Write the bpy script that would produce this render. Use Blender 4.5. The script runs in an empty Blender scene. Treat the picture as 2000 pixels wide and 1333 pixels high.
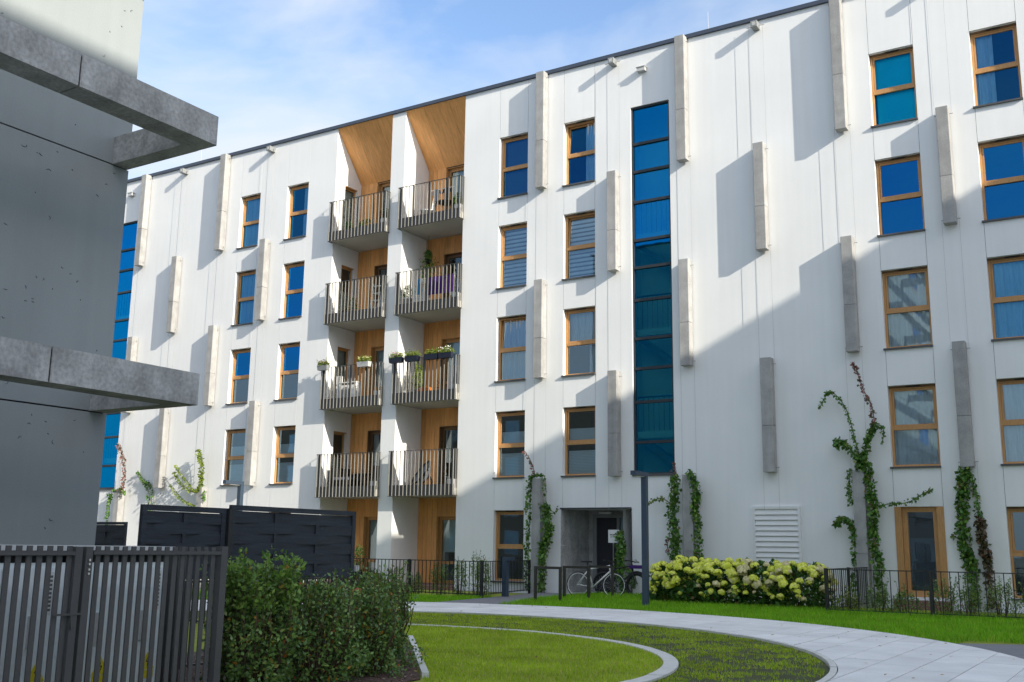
import bpy, math, random
import numpy as np
from mathutils import Vector, Matrix
random.seed(7); RNG = np.random.default_rng(11)
S = bpy.context.scene
COL = S.collection
R = math.radians

# ------------------------------------------------------------------ camera
CAM_D, CAM_H = 26.877158, 1.30
F_PX, YAW, PITCH, ROLL = 2025.958, -0.556328, 0.1958826, 0.0139816
fw = Vector((math.sin(YAW)*math.cos(PITCH), math.cos(YAW)*math.cos(PITCH), math.sin(PITCH)))
rt = Vector((math.cos(YAW), -math.sin(YAW), 0)); up = rt.cross(fw)
r2 = rt*math.cos(ROLL) + up*math.sin(ROLL); u2 = up*math.cos(ROLL) - rt*math.sin(ROLL)
cd = bpy.data.cameras.new('camera'); cam = bpy.data.objects.new('camera', cd); COL.objects.link(cam)
M = Matrix((r2, u2, -fw)).transposed().to_4x4(); M.translation = Vector((0, -CAM_D, CAM_H))
cam.matrix_world = M
cd.sensor_width = 36; cd.lens = 36*F_PX/2000; cd.clip_start = 0.05; cd.clip_end = 3000
S.camera = cam

# ------------------------------------------------------------------ world, sun, exposure
SUN_TO = Vector((3.95, -1.0, 1.88))               # towards the sun
elev = math.atan2(SUN_TO.z, math.hypot(SUN_TO.x, SUN_TO.y))
azim = math.atan2(SUN_TO.x, SUN_TO.y)
W = bpy.data.worlds.new('World'); S.world = W; W.use_nodes = True
nt = W.node_tree; nt.nodes.clear()
N = nt.nodes.new; L = nt.links.new
wo = N('ShaderNodeOutputWorld'); bg = N('ShaderNodeBackground'); bg2 = N('ShaderNodeBackground')
sky = N('ShaderNodeTexSky'); sky.sky_type = 'NISHITA'; sky.sun_disc = False
sky.sun_elevation = elev; sky.sun_rotation = azim; sky.altitude = 100
sky.air_density = 1.0; sky.dust_density = 2.2; sky.ozone_density = 2.6
bg.inputs[1].default_value = 0.11
L(sky.outputs[0], bg.inputs[0])
tc = N('ShaderNodeTexCoord'); mp = N('ShaderNodeMapping'); mp.inputs['Scale'].default_value = (1.0, 1.0, 2.2)
mp.inputs['Location'].default_value = (0.35, 0.1, 0.2)
L(tc.outputs['Generated'], mp.inputs[0])
nz = N('ShaderNodeTexNoise'); nz.inputs['Scale'].default_value = 2.7; nz.inputs['Detail'].default_value = 7; nz.inputs['Roughness'].default_value = .52
nz.inputs['Distortion'].default_value = .35
L(mp.outputs[0], nz.inputs['Vector'])
cr = N('ShaderNodeValToRGB'); cr.color_ramp.elements[0].position = .37; cr.color_ramp.elements[1].position = .60
cr.color_ramp.elements[0].color = (.0, .0, .0, 1); cr.color_ramp.elements[1].color = (.95, .95, .95, 1)
L(nz.outputs[0], cr.inputs[0])
bg2.inputs[0].default_value = (.84, .91, 1.0, 1); bg2.inputs[1].default_value = .36
mx = N('ShaderNodeMixShader'); L(cr.outputs[0], mx.inputs[0]); L(bg.outputs[0], mx.inputs[1]); L(bg2.outputs[0], mx.inputs[2])
L(mx.outputs[0], wo.inputs[0])

sd = bpy.data.lights.new('sun', 'SUN'); sun = bpy.data.objects.new('sun', sd); COL.objects.link(sun)
sd.energy = 2.45; sd.angle = R(.42); sd.color = (1, .93, .80)
sun.rotation_euler = (-SUN_TO).to_track_quat('-Z', 'Y').to_euler(); sun.location = (60, -40, 40)
S.view_settings.view_transform = 'Standard'; S.view_settings.look = 'None'
S.view_settings.exposure = 1.5; S.view_settings.gamma = 1

# ------------------------------------------------------------------ materials
MATS = {}
def mk(name, col, rough=.7, var=.08, scale=2.0, fine=45, bump=.0, metal=0, spec=.4, stretch=(1, 1, 1), island=None, transl=0, streak=0, pits=0, marks=0, orand=0):
    m = bpy.data.materials.new(name); m.use_nodes = True
    t = m.node_tree; b = t.nodes['Principled BSDF']; N = t.nodes.new; L = t.links.new
    b.inputs['Roughness'].default_value = rough; b.inputs['Metallic'].default_value = metal
    b.inputs['Specular IOR Level'].default_value = spec
    g = N('ShaderNodeNewGeometry'); mp = N('ShaderNodeMapping'); mp.inputs['Scale'].default_value = stretch
    L(g.outputs['Position'], mp.inputs[0])
    n1 = N('ShaderNodeTexNoise'); n1.inputs['Scale'].default_value = scale; n1.inputs['Detail'].default_value = 5
    n2 = N('ShaderNodeTexNoise'); n2.inputs['Scale'].default_value = fine; n2.inputs['Detail'].default_value = 3
    L(mp.outputs[0], n1.inputs['Vector']); L(mp.outputs[0], n2.inputs['Vector'])
    def rng(o, a, lo=.25, hi=.75):
        r = N('ShaderNodeMapRange'); r.inputs[1].default_value = lo; r.inputs[2].default_value = hi
        r.inputs[3].default_value = 1-a; r.inputs[4].default_value = 1+a; L(o, r.inputs[0]); return r.outputs[0]
    def mul(a, b_):
        x = N('ShaderNodeMath'); x.operation = 'MULTIPLY'; L(a, x.inputs[0]); L(b_, x.inputs[1]); return x.outputs[0]
    f = mul(rng(n1.outputs[0], var), rng(n2.outputs[0], var*.6))
    if streak:
        ms = N('ShaderNodeMapping'); ms.inputs['Scale'].default_value = (5, 5, .22); L(g.outputs['Position'], ms.inputs[0])
        n3 = N('ShaderNodeTexNoise'); n3.inputs['Scale'].default_value = 1.3; n3.inputs['Detail'].default_value = 4; L(ms.outputs[0], n3.inputs['Vector'])
        f = mul(f, rng(n3.outputs[0], streak))
    if orand:
        oi = N('ShaderNodeObjectInfo'); f = mul(f, rng(oi.outputs['Random'], orand, 0, 1))
    bumpsrc = n2.outputs[0]
    if pits or marks:
        v = N('ShaderNodeTexVoronoi'); v.inputs['Scale'].default_value = pits or marks; v.inputs['Randomness'].default_value = 1
        if marks:
            nd = N('ShaderNodeTexNoise'); nd.inputs['Scale'].default_value = 9; L(g.outputs['Position'], nd.inputs['Vector'])
            ad = N('ShaderNodeVectorMath'); ad.operation = 'MULTIPLY_ADD'; ad.inputs[1].default_value = (.09, .09, .09)
            L(nd.outputs['Color'], ad.inputs[0]); L(g.outputs['Position'], ad.inputs[2])
            m2 = N('ShaderNodeMapping'); m2.inputs['Scale'].default_value = (0, 1, 1); L(ad.outputs[0], m2.inputs[0]); L(m2.outputs[0], v.inputs['Vector'])
        else: L(g.outputs['Position'], v.inputs['Vector'])
        r = N('ShaderNodeMapRange')
        if marks:
            sb = N('ShaderNodeMath'); sb.operation = 'SUBTRACT'; sb.inputs[1].default_value = .085; L(v.outputs['Distance'], sb.inputs[0])
            ab = N('ShaderNodeMath'); ab.operation = 'ABSOLUTE'; L(sb.outputs[0], ab.inputs[0])
            r.inputs[1].default_value = .010; r.inputs[2].default_value = .035; src = ab.outputs[0]
            # break the rings into short arcs
            n4 = N('ShaderNodeTexNoise'); n4.inputs['Scale'].default_value = 7; L(g.outputs['Position'], n4.inputs['Vector'])
            r4 = N('ShaderNodeMapRange'); r4.inputs[1].default_value = .44; r4.inputs[2].default_value = .50; r4.inputs[3].default_value = .3; r4.inputs[4].default_value = 0; L(n4.outputs[0], r4.inputs[0])
            a4 = N('ShaderNodeMath'); a4.operation = 'ADD'; L(src, a4.inputs[0]); L(r4.outputs[0], a4.inputs[1]); src = a4.outputs[0]
        else:
            r.inputs[1].default_value = .05; r.inputs[2].default_value = .13; src = v.outputs['Distance']
        r.inputs[3].default_value = .62 if marks else .68; r.inputs[4].default_value = 1; L(src, r.inputs[0])
        f = mul(f, r.outputs[0]); bumpsrc = r.outputs[0] if marks else bumpsrc
    if island:
        cr = N('ShaderNodeValToRGB'); cr.color_ramp.interpolation = 'LINEAR'
        els = cr.color_ramp.elements
        while len(els) < len(island): els.new(.5)
        for e, (p, c) in zip(els, island): e.position = p; e.color = (*c, 1)
        L(g.outputs['Random Per Island'], cr.inputs[0]); base = cr.outputs[0]
    else:
        rgb = N('ShaderNodeRGB'); rgb.outputs[0].default_value = (*col, 1); base = rgb.outputs[0]
    vm = N('ShaderNodeVectorMath'); vm.operation = 'SCALE'; L(base, vm.inputs[0]); L(f, vm.inputs['Scale'])
    L(vm.outputs[0], b.inputs['Base Color'])
    if bump:
        bp = N('ShaderNodeBump'); bp.inputs['Strength'].default_value = bump; bp.inputs['Distance'].default_value = .01
        L(bumpsrc, bp.inputs['Height']); L(bp.outputs[0], b.inputs['Normal'])
    if transl:
        tr = N('ShaderNodeBsdfTranslucent'); L(vm.outputs[0], tr.inputs[0]); ms = N('ShaderNodeMixShader'); ms.inputs[0].default_value = transl
        o = t.nodes['Material Output']; L(b.outputs[0], ms.inputs[1]); L(tr.outputs[0], ms.inputs[2]); L(ms.outputs[0], o.inputs[0])
    MATS[name] = m; return m
def glass(name, refl, trans, fac, wav=.004):
    m = bpy.data.materials.new(name); m.use_nodes = True; t = m.node_tree; t.nodes.clear(); N = t.nodes.new; L = t.links.new
    o = N('ShaderNodeOutputMaterial'); gl = N('ShaderNodeBsdfGlossy'); gl.inputs['Roughness'].default_value = .012; gl.inputs[0].default_value = (*refl, 1)
    tr = N('ShaderNodeBsdfTransparent'); tr.inputs[0].default_value = (*trans, 1)
    fr = N('ShaderNodeFresnel'); fr.inputs[0].default_value = 1.5
    ad = N('ShaderNodeMath'); ad.operation = 'ADD'; ad.use_clamp = True; ad.inputs[1].default_value = fac; L(fr.outputs[0], ad.inputs[0])
    g = N('ShaderNodeNewGeometry'); n = N('ShaderNodeTexNoise'); n.inputs['Scale'].default_value = 1.1; L(g.outputs['Position'], n.inputs['Vector'])
    bp = N('ShaderNodeBump'); bp.inputs['Strength'].default_value = .25; bp.inputs['Distance'].default_value = wav*4; L(n.outputs[0], bp.inputs['Height']); L(bp.outputs[0], gl.inputs['Normal'])
    ms = N('ShaderNodeMixShader'); L(ad.outputs[0], ms.inputs[0]); L(tr.outputs[0], ms.inputs[1]); L(gl.outputs[0], ms.inputs[2]); L(ms.outputs[0], o.inputs[0])
    MATS[name] = m; return m

mk('render', (.83, .83, .815), .85, .04, .6, 55, .2, streak=.024)
mk('concrete', (.35, .345, .335), .85, .18, 3, 30, .3, pits=38, streak=.10, orand=.10)
mk('panel', (.30, .33, .335), .7, .06, .8, 60, .15, streak=.03)
mk('beam', (.38, .38, .37), .8, .34, 3.0, 24, .5, pits=26, streak=.12)
mk('coping', (.055, .07, .10), .45, .1)
mk('joint', (.03, .03, .032), .9)
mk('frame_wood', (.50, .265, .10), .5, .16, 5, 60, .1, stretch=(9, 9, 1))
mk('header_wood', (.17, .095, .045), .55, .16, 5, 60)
mk('cladding', (.74, .355, .12), .55, .20, 2.2, 16, .12, stretch=(9, 9, .8), orand=.13)
mk('soffit', (.78, .375, .125), .5, .18, 2.0, 14, .1, stretch=(9, 1.2, 1.2), orand=.10)
mk('sill', (.085, .085, .09), .5, .1)
mk('dark_frame', (.03, .036, .042), .45, .1)
mk('rail', (.215, .21, .19), .5, .1)
mk('rail_dark', (.075, .075, .072), .5, .1)
mk('slab', (.46, .445, .41), .85, .05)
mk('fascia', (.08, .08, .085), .6, .1)
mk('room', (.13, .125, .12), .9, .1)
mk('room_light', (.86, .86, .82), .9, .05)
mk('stair_slab', (.75, .78, .76), .8, .05)
mk('curtain', (.90, .91, .92), .9, .06, transl=.25)
mk('blind', (.82, .85, .87), .8, .04)
mk('blind_dark', (.16, .17, .20), .8, .04)
mk('zebra', (.85, .88, .9), .8, .04)
mk('black_wood', (.028, .035, .047), .55, .35, 3, 30, .5, stretch=(1, 1.0, 14))
mk('fence', (.022, .023, .024), .5, .15)
mk('slat_metal', (.085, .084, .083), .5, .12)
mk('cabinet', (.80, .86, .86), .6, .05, bump=.05)
mk('cabinet_top', (.55, .56, .55), .6, .06)
mk('yellow', (.75, .62, .02), .5, .04)
mk('black', (.012, .012, .013), .6, .1)
mk('rubber', (.016, .016, .017), .8, .1)
mk('white', (.78, .78, .76), .55, .03)
mk('lightgrey', (.5, .5, .49), .6, .05)
mk('lamp', (.045, .068, .10), .45, .08)
mk('rack', (.055, .052, .043), .45, .1, metal=.3)
mk('chrome', (.6, .6, .6), .3, .03, metal=1)
mk('outer_ground', (.15, .15, .125), .95, .25, 1.2, 30, .4)
mk('soil', (.045, .036, .024), .95, .3, 5, 50, .5)
mk('lawn', (.24, .28, .025), .95, .3, 2.4, 60, .5)
mk('moss', (.06, .07, .02), .95, .4, 3.2, 40, .6)
mk('mulch', (.10, .06, .045), .9, .35, 8, 60, .8)
mk('chip', (.1, .06, .05), .9, .2, island=[(0, (.05, .03, .022)), (.6, (.16, .09, .065)), (1, (.30, .22, .18))])
mk('paving', (.74, .73, .71), .8, .11, 1.6, 45, .18, orand=.06)
mk('mortar', (.20, .20, .20), .9, .15)
mk('kerb', (.62, .61, .57), .85, .12, 4, 50, .2)
mk('asphalt', (.20, .20, .215), .9, .12, 6, 90, .3)
mk('brick_floor', (.20, .11, .09), .85, .2)
mk('grass', (.1, .2, .02), .6, .28, 1.2, 9, spec=.25, transl=.3, island=[(0, (.11, .30, .008)), (.55, (.20, .47, .012)), (.9, (.28, .55, .025)), (1, (.45, .48, .08))])
mk('turf', (.1, .2, .02), .6, .3, 1.4, 9, spec=.25, transl=.25, island=[(0, (.24, .40, .012)), (.6, (.38, .54, .022)), (.9, (.52, .58, .05)), (1, (.6, .5, .15))])
mk('leaf_hedge', (.05, .1, .02), .36, .1, spec=.5, transl=.2, island=[(0, (.07, .14, .045)), (.5, (.16, .29, .07)), (.86, (.26, .39, .09)), (.965, (.19, .20, .03)), (.988, (.45, .20, .02)), (1, (.42, .09, .04))])
mk('leaf_fresh', (.09, .19, .03), .45, .1, spec=.5, transl=.3, island=[(0, (.09, .20, .03)), (1, (.24, .38, .06))])
mk('leaf_hyd', (.03, .09, .015), .5, .1, spec=.4, transl=.2, island=[(0, (.03, .09, .015)), (.7, (.06, .17, .025)), (.93, (.11, .19, .03)), (1, (.2, .08, .04))])
mk('flower', (.5, .5, .06), .7, .12, 6, 60, transl=.2, island=[(0, (.66, .74, .05)), (.6, (.88, .90, .12)), (1, (.95, .94, .38))])
mk('flower_pale', (.6, .52, .3), .7, .12, 6, 60, transl=.2, island=[(0, (.66, .60, .25)), (1, (.85, .78, .5))])
mk('leaf_vine', (.03, .09, .015), .45, .1, spec=.45, transl=.2, island=[(0, (.045, .12, .02)), (.6, (.09, .23, .03)), (.92, (.17, .30, .04)), (1, (.22, .13, .05))])
mk('leaf_red', (.25, .05, .05), .5, .1, transl=.2, island=[(0, (.06, .09, .03)), (.45, (.17, .07, .05)), (1, (.38, .16, .14))])
mk('leaf_brown', (.1,.06,.03), .5, .1, transl=.2, island=[(0, (.05, .06, .02)), (.6, (.10, .075, .035)), (1, (.18, .09, .05))])
mk('leaf_lime', (.2, .28, .03), .5, .1, transl=.3, island=[(0, (.09, .17, .02)), (1, (.28, .33, .05))])
mk('stem', (.09, .06, .035), .8, .2)
mk('purple', (.05, .012, .13), .9, .15)
mk('blue_cloth', (.05, .22, .42), .9, .1)
mk('orange', (.62, .16, .015), .7, .1)
mk('navy', (.012, .018, .035), .5, .1)
mk('pink', (.55, .25, .3), .7)
mk('door_dark', (.035, .035, .045), .4, .1)
mk('metal_grey', (.25, .26, .26), .5, .06)
mk('paper', (.68, .69, .66), .8, .02)
mk('ink', (.12, .12, .12), .8)
mk('tan_brick', (.42, .32, .22), .85, .08)
mk('cable', (.40, .40, .40), .5, .02)
glass('glass', (.02, .31, .85), (.50, .72, .86), .27)
glass('glass_mid', (.05, .40, .92), (.66, .92, 1.0), .10, .003)
glass('glass_low', (.50, .70, .84), (.84, .93, .95), .15, .0012)
glass('glass_loggia', (.5, .6, .66), (.62, .72, .72), .10)
glass('glass_stair', (.0, .44, 1.0), (.38, .80, .68), .27, .002)
glass('glass_cyan', (.0, .38, .80), (.13, .88, 1.0), .09)
glass('glass_clear', (.8, .8, .8), (.9, .93, .93), .02)

# ------------------------------------------------------------------ mesh helpers
class MB:
    def __init__(s): s.v = []; s.f = []
    def box(s, x0, x1, y0, y1, z0, z1):
        i = len(s.v)
        s.v += [(x0,y0,z0),(x1,y0,z0),(x1,y1,z0),(x0,y1,z0),(x0,y0,z1),(x1,y0,z1),(x1,y1,z1),(x0,y1,z1)]
        s.f += [tuple(i+k for k in q) for q in ((0,3,2,1),(4,5,6,7),(0,1,5,4),(1,2,6,5),(2,3,7,6),(3,0,4,7))]
        return s
    def bar(s, a, b, w, d=None, upv=(0,0,1)):
        a = Vector(a); b = Vector(b); d = d or w; t = (b-a).normalized(); u = Vector(upv)
        if abs(t.dot(u)) > .98: u = Vector((0,1,0))
        x = t.cross(u).normalized(); y = x.cross(t).normalized(); i = len(s.v)
        for p in (a, b):
            for sx, sy in ((-1,-1),(1,-1),(1,1),(-1,1)): s.v.append(tuple(p + x*(sx*w/2) + y*(sy*d/2)))
        s.f += [tuple(i+k for k in q) for q in ((3,2,1,0),(4,5,6,7),(0,1,5,4),(1,2,6,5),(2,3,7,6),(3,0,4,7))]
        return s
    def tube(s, pts, r, n=8, closed=False):
        pts = [Vector(p) for p in pts]; rs = r if isinstance(r, (list, tuple)) else [r]*len(pts); m = len(pts); i0 = len(s.v); ref = None
        for k, p in enumerate(pts):
            t = (pts[(k+1) % m] - pts[k-1]) if closed else (pts[min(k+1, m-1)] - pts[max(k-1, 0)])
            t.normalize(); u = Vector((0,0,1)) if abs(t.z) < .95 else Vector((0,1,0))
            x = t.cross(u).normalized(); y = x.cross(t)
            for j in range(n):
                a = 2*math.pi*j/n; s.v.append(tuple(p + x*(rs[k]*math.cos(a)) + y*(rs[k]*math.sin(a))))
        for k in range(m if closed else m-1):
            a, b = i0+k*n, i0+((k+1) % m)*n
            for j in range(n): s.f.append((a+j, a+(j+1) % n, b+(j+1) % n, b+j))
        if not closed:
            s.f.append(tuple(i0+j for j in range(n))[::-1]); s.f.append(tuple(i0+(m-1)*n+j for j in range(n)))
        return s
    def lathe(s, prof, c=(0,0,0), n=16):
        i0 = len(s.v); c = Vector(c)
        for r, z in prof:
            for j in range(n):
                a = 2*math.pi*j/n; s.v.append((c.x+r*math.cos(a), c.y+r*math.sin(a), c.z+z))
        for k in range(len(prof)-1):
            for j in range(n): s.f.append((i0+k*n+j, i0+k*n+(j+1) % n, i0+(k+1)*n+(j+1) % n, i0+(k+1)*n+j))
        s.f.append(tuple(i0+j for j in range(n))[::-1]); s.f.append(tuple(i0+(len(prof)-1)*n+j for j in range(n)))
        return s
    def prism(s, poly, z0, z1):
        n = len(poly); i = len(s.v)
        s.v += [(x, y, z0) for x, y in poly] + [(x, y, z1) for x, y in poly]
        s.f.append(tuple(i+k for k in range(n))[::-1]); s.f.append(tuple(i+n+k for k in range(n)))
        for k in range(n): s.f.append((i+k, i+(k+1) % n, i+n+(k+1) % n, i+n+k))
        return s
    def quad(s, *p):
        i = len(s.v); s.v += [tuple(q) for q in p]; s.f.append(tuple(range(i, i+len(p)))); return s
    def mesh(s, name, mat, smooth=False):
        me = bpy.data.meshes.new(name); me.from_pydata(s.v, [], s.f); me.validate(); me.materials.append(MATS[mat])
        if smooth: me.polygons.foreach_set('use_smooth', [True]*len(me.polygons))
        return me
    def build(s, name, mat, parent=None, smooth=False):
        return put(name, s.mesh(name, mat, smooth), parent)
def put(name, me, parent=None, loc=None, rot=None, scale=None):
    o = bpy.data.objects.new(name, me); COL.objects.link(o)
    if parent is not None: o.parent = parent
    if loc: o.location = loc
    if rot: o.rotation_euler = rot
    if scale: o.scale = scale
    return o
def tag(o, label=None, cat=None, group=None, kind=None):
    if label: o['label'] = label
    if cat: o['category'] = cat
    if group: o['group'] = group
    if kind: o['kind'] = kind
    return o
def thing(name, label, cat, loc=(0,0,0), rz=0, group=None):
    o = put(name, None, None, loc, (0,0,rz)); o.empty_display_size = .2
    return tag(o, label, cat, group)
def copy_tree(o, parent=None):
    c = o.copy(); COL.objects.link(c); c.parent = parent
    for ch in list(o.children): copy_tree(ch, c)
    return c
def raw_mesh(name, V, nper, mat, smooth=False):
    """V (n*nper,3) -> n separate polygons with nper corners"""
    n = len(V)//nper; me = bpy.data.meshes.new(name)
    me.vertices.add(len(V)); me.vertices.foreach_set('co', np.ascontiguousarray(V, dtype=np.float32).ravel())
    me.loops.add(len(V)); me.loops.foreach_set('vertex_index', np.arange(len(V), dtype=np.int32))
    me.polygons.add(n); me.polygons.foreach_set('loop_start', np.arange(0, len(V), nper, dtype=np.int32))
    me.update(calc_edges=True); me.validate(); me.materials.append(MATS[mat])
    return me
def leaves(P, size, elong=1.7, upb=.2, rng=RNG, out=None, fold=.18):
    n = len(P); size = np.broadcast_to(np.asarray(size, float), (n,)) * rng.uniform(.7, 1.25, n)
    d = rng.normal(size=(n,3)); d[:,2] += upb
    if out is not None: d += out
    d /= np.linalg.norm(d, axis=1)[:,None]
    w = np.cross(d, rng.normal(size=(n,3))); w /= np.linalg.norm(w, axis=1)[:,None]; nn = np.cross(d, w)
    l = size[:,None]; W_ = l/elong/2
    a = P; c = P + d*l; m = P + d*l*.45 + nn*l*fold*.5
    V = np.stack([a, m+w*W_, c, m-w*W_], 1).reshape(-1, 3)
    return V
def grass_blades(P, h, w, rng=RNG):
    n = len(P); h = rng.uniform(.55, 1.2, n)*h; a = rng.uniform(0, 2*np.pi, n)
    s = np.stack([np.cos(a), np.sin(a), np.zeros(n)], 1)*(w*rng.uniform(.6, 1.2, n))[:,None]/2
    lean = rng.normal(size=(n,3))*.35; lean[:,2] = 1; tip = P + lean*h[:,None]
    return np.stack([P-s, P+s, tip], 1).reshape(-1, 3)

# =================================================================== GROUND
RING_C, RING_R = (-9.33, -17.29), 4.87
NEAR_C, NEAR_R = (-10.21, -16.62), 7.24
FAR_C, FAR_R = (-10.90, -16.39), 10.20
def arc(c, r, a0, a1, n): return [(c[0]+r*math.cos(R(a0+(a1-a0)*k/n)), c[1]+r*math.sin(R(a0+(a1-a0)*k/n))) for k in range(n+1)]
tag(MB().quad((-600,-600,-.03),(600,-600,-.03),(600,600,-.03),(-600,600,-.03)).build('ground', 'outer_ground'), kind='structure')
tag(MB().prism([(-24,-13),(3.5,-13),(3.5,-.35),(-24,-.35)], -.029, -.024).build('verge_ground', 'lawn'), kind='structure')
# turf band (mossy) between the path and the ring kerb
tag(MB().prism(arc(NEAR_C, NEAR_R-.1, 0, 360, 96)[:-1], -.029, .0).build('turf_ground', 'moss'), kind='structure')
tag(MB().prism(arc(RING_C, RING_R-.1, 0, 360, 96)[:-1], -.028, .012).build('lawn_ground', 'lawn'), kind='structure')
# mulch bed under the hedge
mul_poly = [(-6.3,-18.35),(-9.15,-14.85),(-9.9,-15.0),(-9.9,-21.0),(-6.3,-21.0)]
mb = tag(MB().prism(mul_poly, -.02, .03).build('mulch_bed', 'mulch'), kind='structure')
n = 5200; P = np.stack([RNG.uniform(-9.4,-6.2,n), RNG.uniform(-19.8,-14.7,n), np.full(n,.035)],1)
P = P[(P[:,0]-(-6.3))*(-14.85+18.35)-(P[:,1]+18.35)*(-9.15+6.3) < 0] if False else P
side = (P[:,0]+6.3)*(3.5) - (P[:,1]+18.35)*(-2.85)
P = P[side < -.15]
V = leaves(P, .05, 2.6, 0); V[:,2] = .03+np.abs(V[:,2]-.03)*.35
tag(put('wood_chips', raw_mesh('wood_chips', V, 4, 'chip')), 'reddish brown wood chips mulching the hedge bed', 'mulch', kind='stuff')
# kerbs
def ring_mesh(c, r0, r1, a0, a1, n, z0, z1):
    m = MB(); o = arc(c, r1, a0, a1, n); i = arc(c, r0, a0, a1, n)
    for k in range(n):
        b = len(m.v); m.v += [(*i[k],z0),(*o[k],z0),(*o[k+1],z0),(*i[k+1],z0),(*i[k],z1),(*o[k],z1),(*o[k+1],z1),(*i[k+1],z1)]
        m.f += [tuple(b+q for q in f) for f in ((4,5,6,7),(0,1,5,4),(2,3,7,6),(1,2,6,5),(3,0,4,7))]
    return m
def kerb_set(root, c, r0, r1, a0, a1, n, z1, gap):
    for k in range(n):
        s = (a1-a0)/n; ring_mesh(c, r0, r1, a0+k*s+gap, a0+(k+1)*s-gap, 4, -.02, z1+RNG.uniform(-.003,.003)).build('kerb_stone', 'kerb', root)
k1 = tag(put('ring_kerb', None), kind='structure'); kerb_set(k1, RING_C, RING_R-.17, RING_R, -40, 112, 22, .026, .06)
k2 = tag(put('path_kerb', None), kind='structure'); kerb_set(k2, NEAR_C, NEAR_R-.085, NEAR_R-.012, -30, 120, 26, .03, .05)
k3 = tag(put('bed_kerb', None), kind='structure')
pa, pb = Vector((-9.12,-14.80,0)), Vector((-6.35,-18.20,0)); nk = 5
for k in range(nk):
    a = pa.lerp(pb, k/nk+.004); b = pa.lerp(pb, (k+1)/nk-.004); MB().bar(a+Vector((0,0,.02)), b+Vector((0,0,.02)), .07, .09).build('kerb_stone', 'kerb', k3)
# paved path: annulus between the two arcs, slabs 0.5 x 1.0 laid along y
def region_path(): 
    return arc(FAR_C, FAR_R, -42, 150, 90) + arc(NEAR_C, NEAR_R, 150, -42, 90)
def clip_poly(poly, x0, x1, y0, y1):
    def cl(p, ax, v, keep_gt):
        out = []
        for k in range(len(p)):
            a, b = p[k-1], p[k]; ia = (a[ax] >= v) == keep_gt; ib = (b[ax] >= v) == keep_gt
            if ia != ib:
                t = (v-a[ax])/(b[ax]-a[ax]); out.append((a[0]+(b[0]-a[0])*t, a[1]+(b[1]-a[1])*t))
            if ib: out.append(b)
        return out
    for ax, v, g in ((0,x0,True),(0,x1,False),(1,y0,True),(1,y1,False)):
        poly = cl(poly, ax, v, g)
        if len(poly) < 3: return None
    return poly
path = tag(put('path', None), kind='structure')
RP = region_path()
m = MB(); nA = 90
fa = arc(FAR_C, FAR_R, -42, 150, nA); na = arc(NEAR_C, NEAR_R, -42, 150, nA)
for k in range(nA): m.quad((*na[k],.006),(*fa[k],.006),(*fa[k+1],.006),(*na[k+1],.006))
m.build('path_base', 'mortar', path)
rest = MB(); slabs = []
ix = 0
x = -21.0
while x < -.4:
    off = (ix % 2)*.5 + (ix*37 % 5)*.05; y = -24 + off
    while y < -5.8:
        q = clip_poly(RP, x+.006, x+.5-.006, y+.006, y+1.0-.006)
        if q:
            cx, cy = sum(p[0] for p in q)/len(q), sum(p[1] for p in q)/len(q)
            area = abs(sum(q[k-1][0]*q[k][1]-q[k][0]*q[k-1][1] for k in range(len(q))))/2
            rr = math.hypot(cx-NEAR_C[0], cy-NEAR_C[1]); rf = math.hypot(cx-FAR_C[0], cy-FAR_C[1])
            if area > .0015 and area < .51: slabs.append((math.hypot(cx, cy+CAM_D), q))
        y += 1.0
    x += .5; ix += 1
slabs.sort(key=lambda t: t[0])
def slab_prism(mb_, q, z0, z1):
    n_ = len(q); i0 = len(mb_.v); mb_.v += [(x, y, z0) for x, y in q] + [(x, y, z1) for x, y in q]
    mb_.f.append(tuple(i0+n_+k for k in range(n_)))
    for k in range(n_):
        a_, b_ = q[k], q[(k+1) % n_]; mx_, my_ = (a_[0]+b_[0])/2, (a_[1]+b_[1])/2
        if math.hypot(mx_-NEAR_C[0], my_-NEAR_C[1]) < NEAR_R-.02 or math.hypot(mx_-FAR_C[0], my_-FAR_C[1]) > FAR_R+.02: continue
        mb_.f.append((i0+k, i0+(k+1) % n_, i0+n_+(k+1) % n_, i0+n_+k))
    return mb_
for i, (d, q) in enumerate(slabs):
    zt = .022 + random.uniform(-.0015, .0015)
    if i < 240: slab_prism(MB(), q, .0, zt).build('paving_slab', 'paving', path)
    else: slab_prism(rest, q, .0, zt)
if rest.v: tag(rest.build('far_paving_slabs', 'paving', path), kind='stuff')
# asphalt at right, side path to the entrance
tag(MB().prism([(-2.72,-9.98),(-1.6,-9.45),(8.8,-8.8),(8.8,-30),(1.5,-30),(-1.2,-14.5)], -.02, .002).build('asphalt_road', 'asphalt'), kind='structure')
tag(MB().prism([(-14.6,-6.75),(-15.0,-3.64),(-15.6,-.02),(-12.75,-.02),(-13.9,-.6),(-13.72,-3.09),(-13.05,-6.35)], -.02, .010).build('side_path', 'asphalt'), kind='structure')
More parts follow.
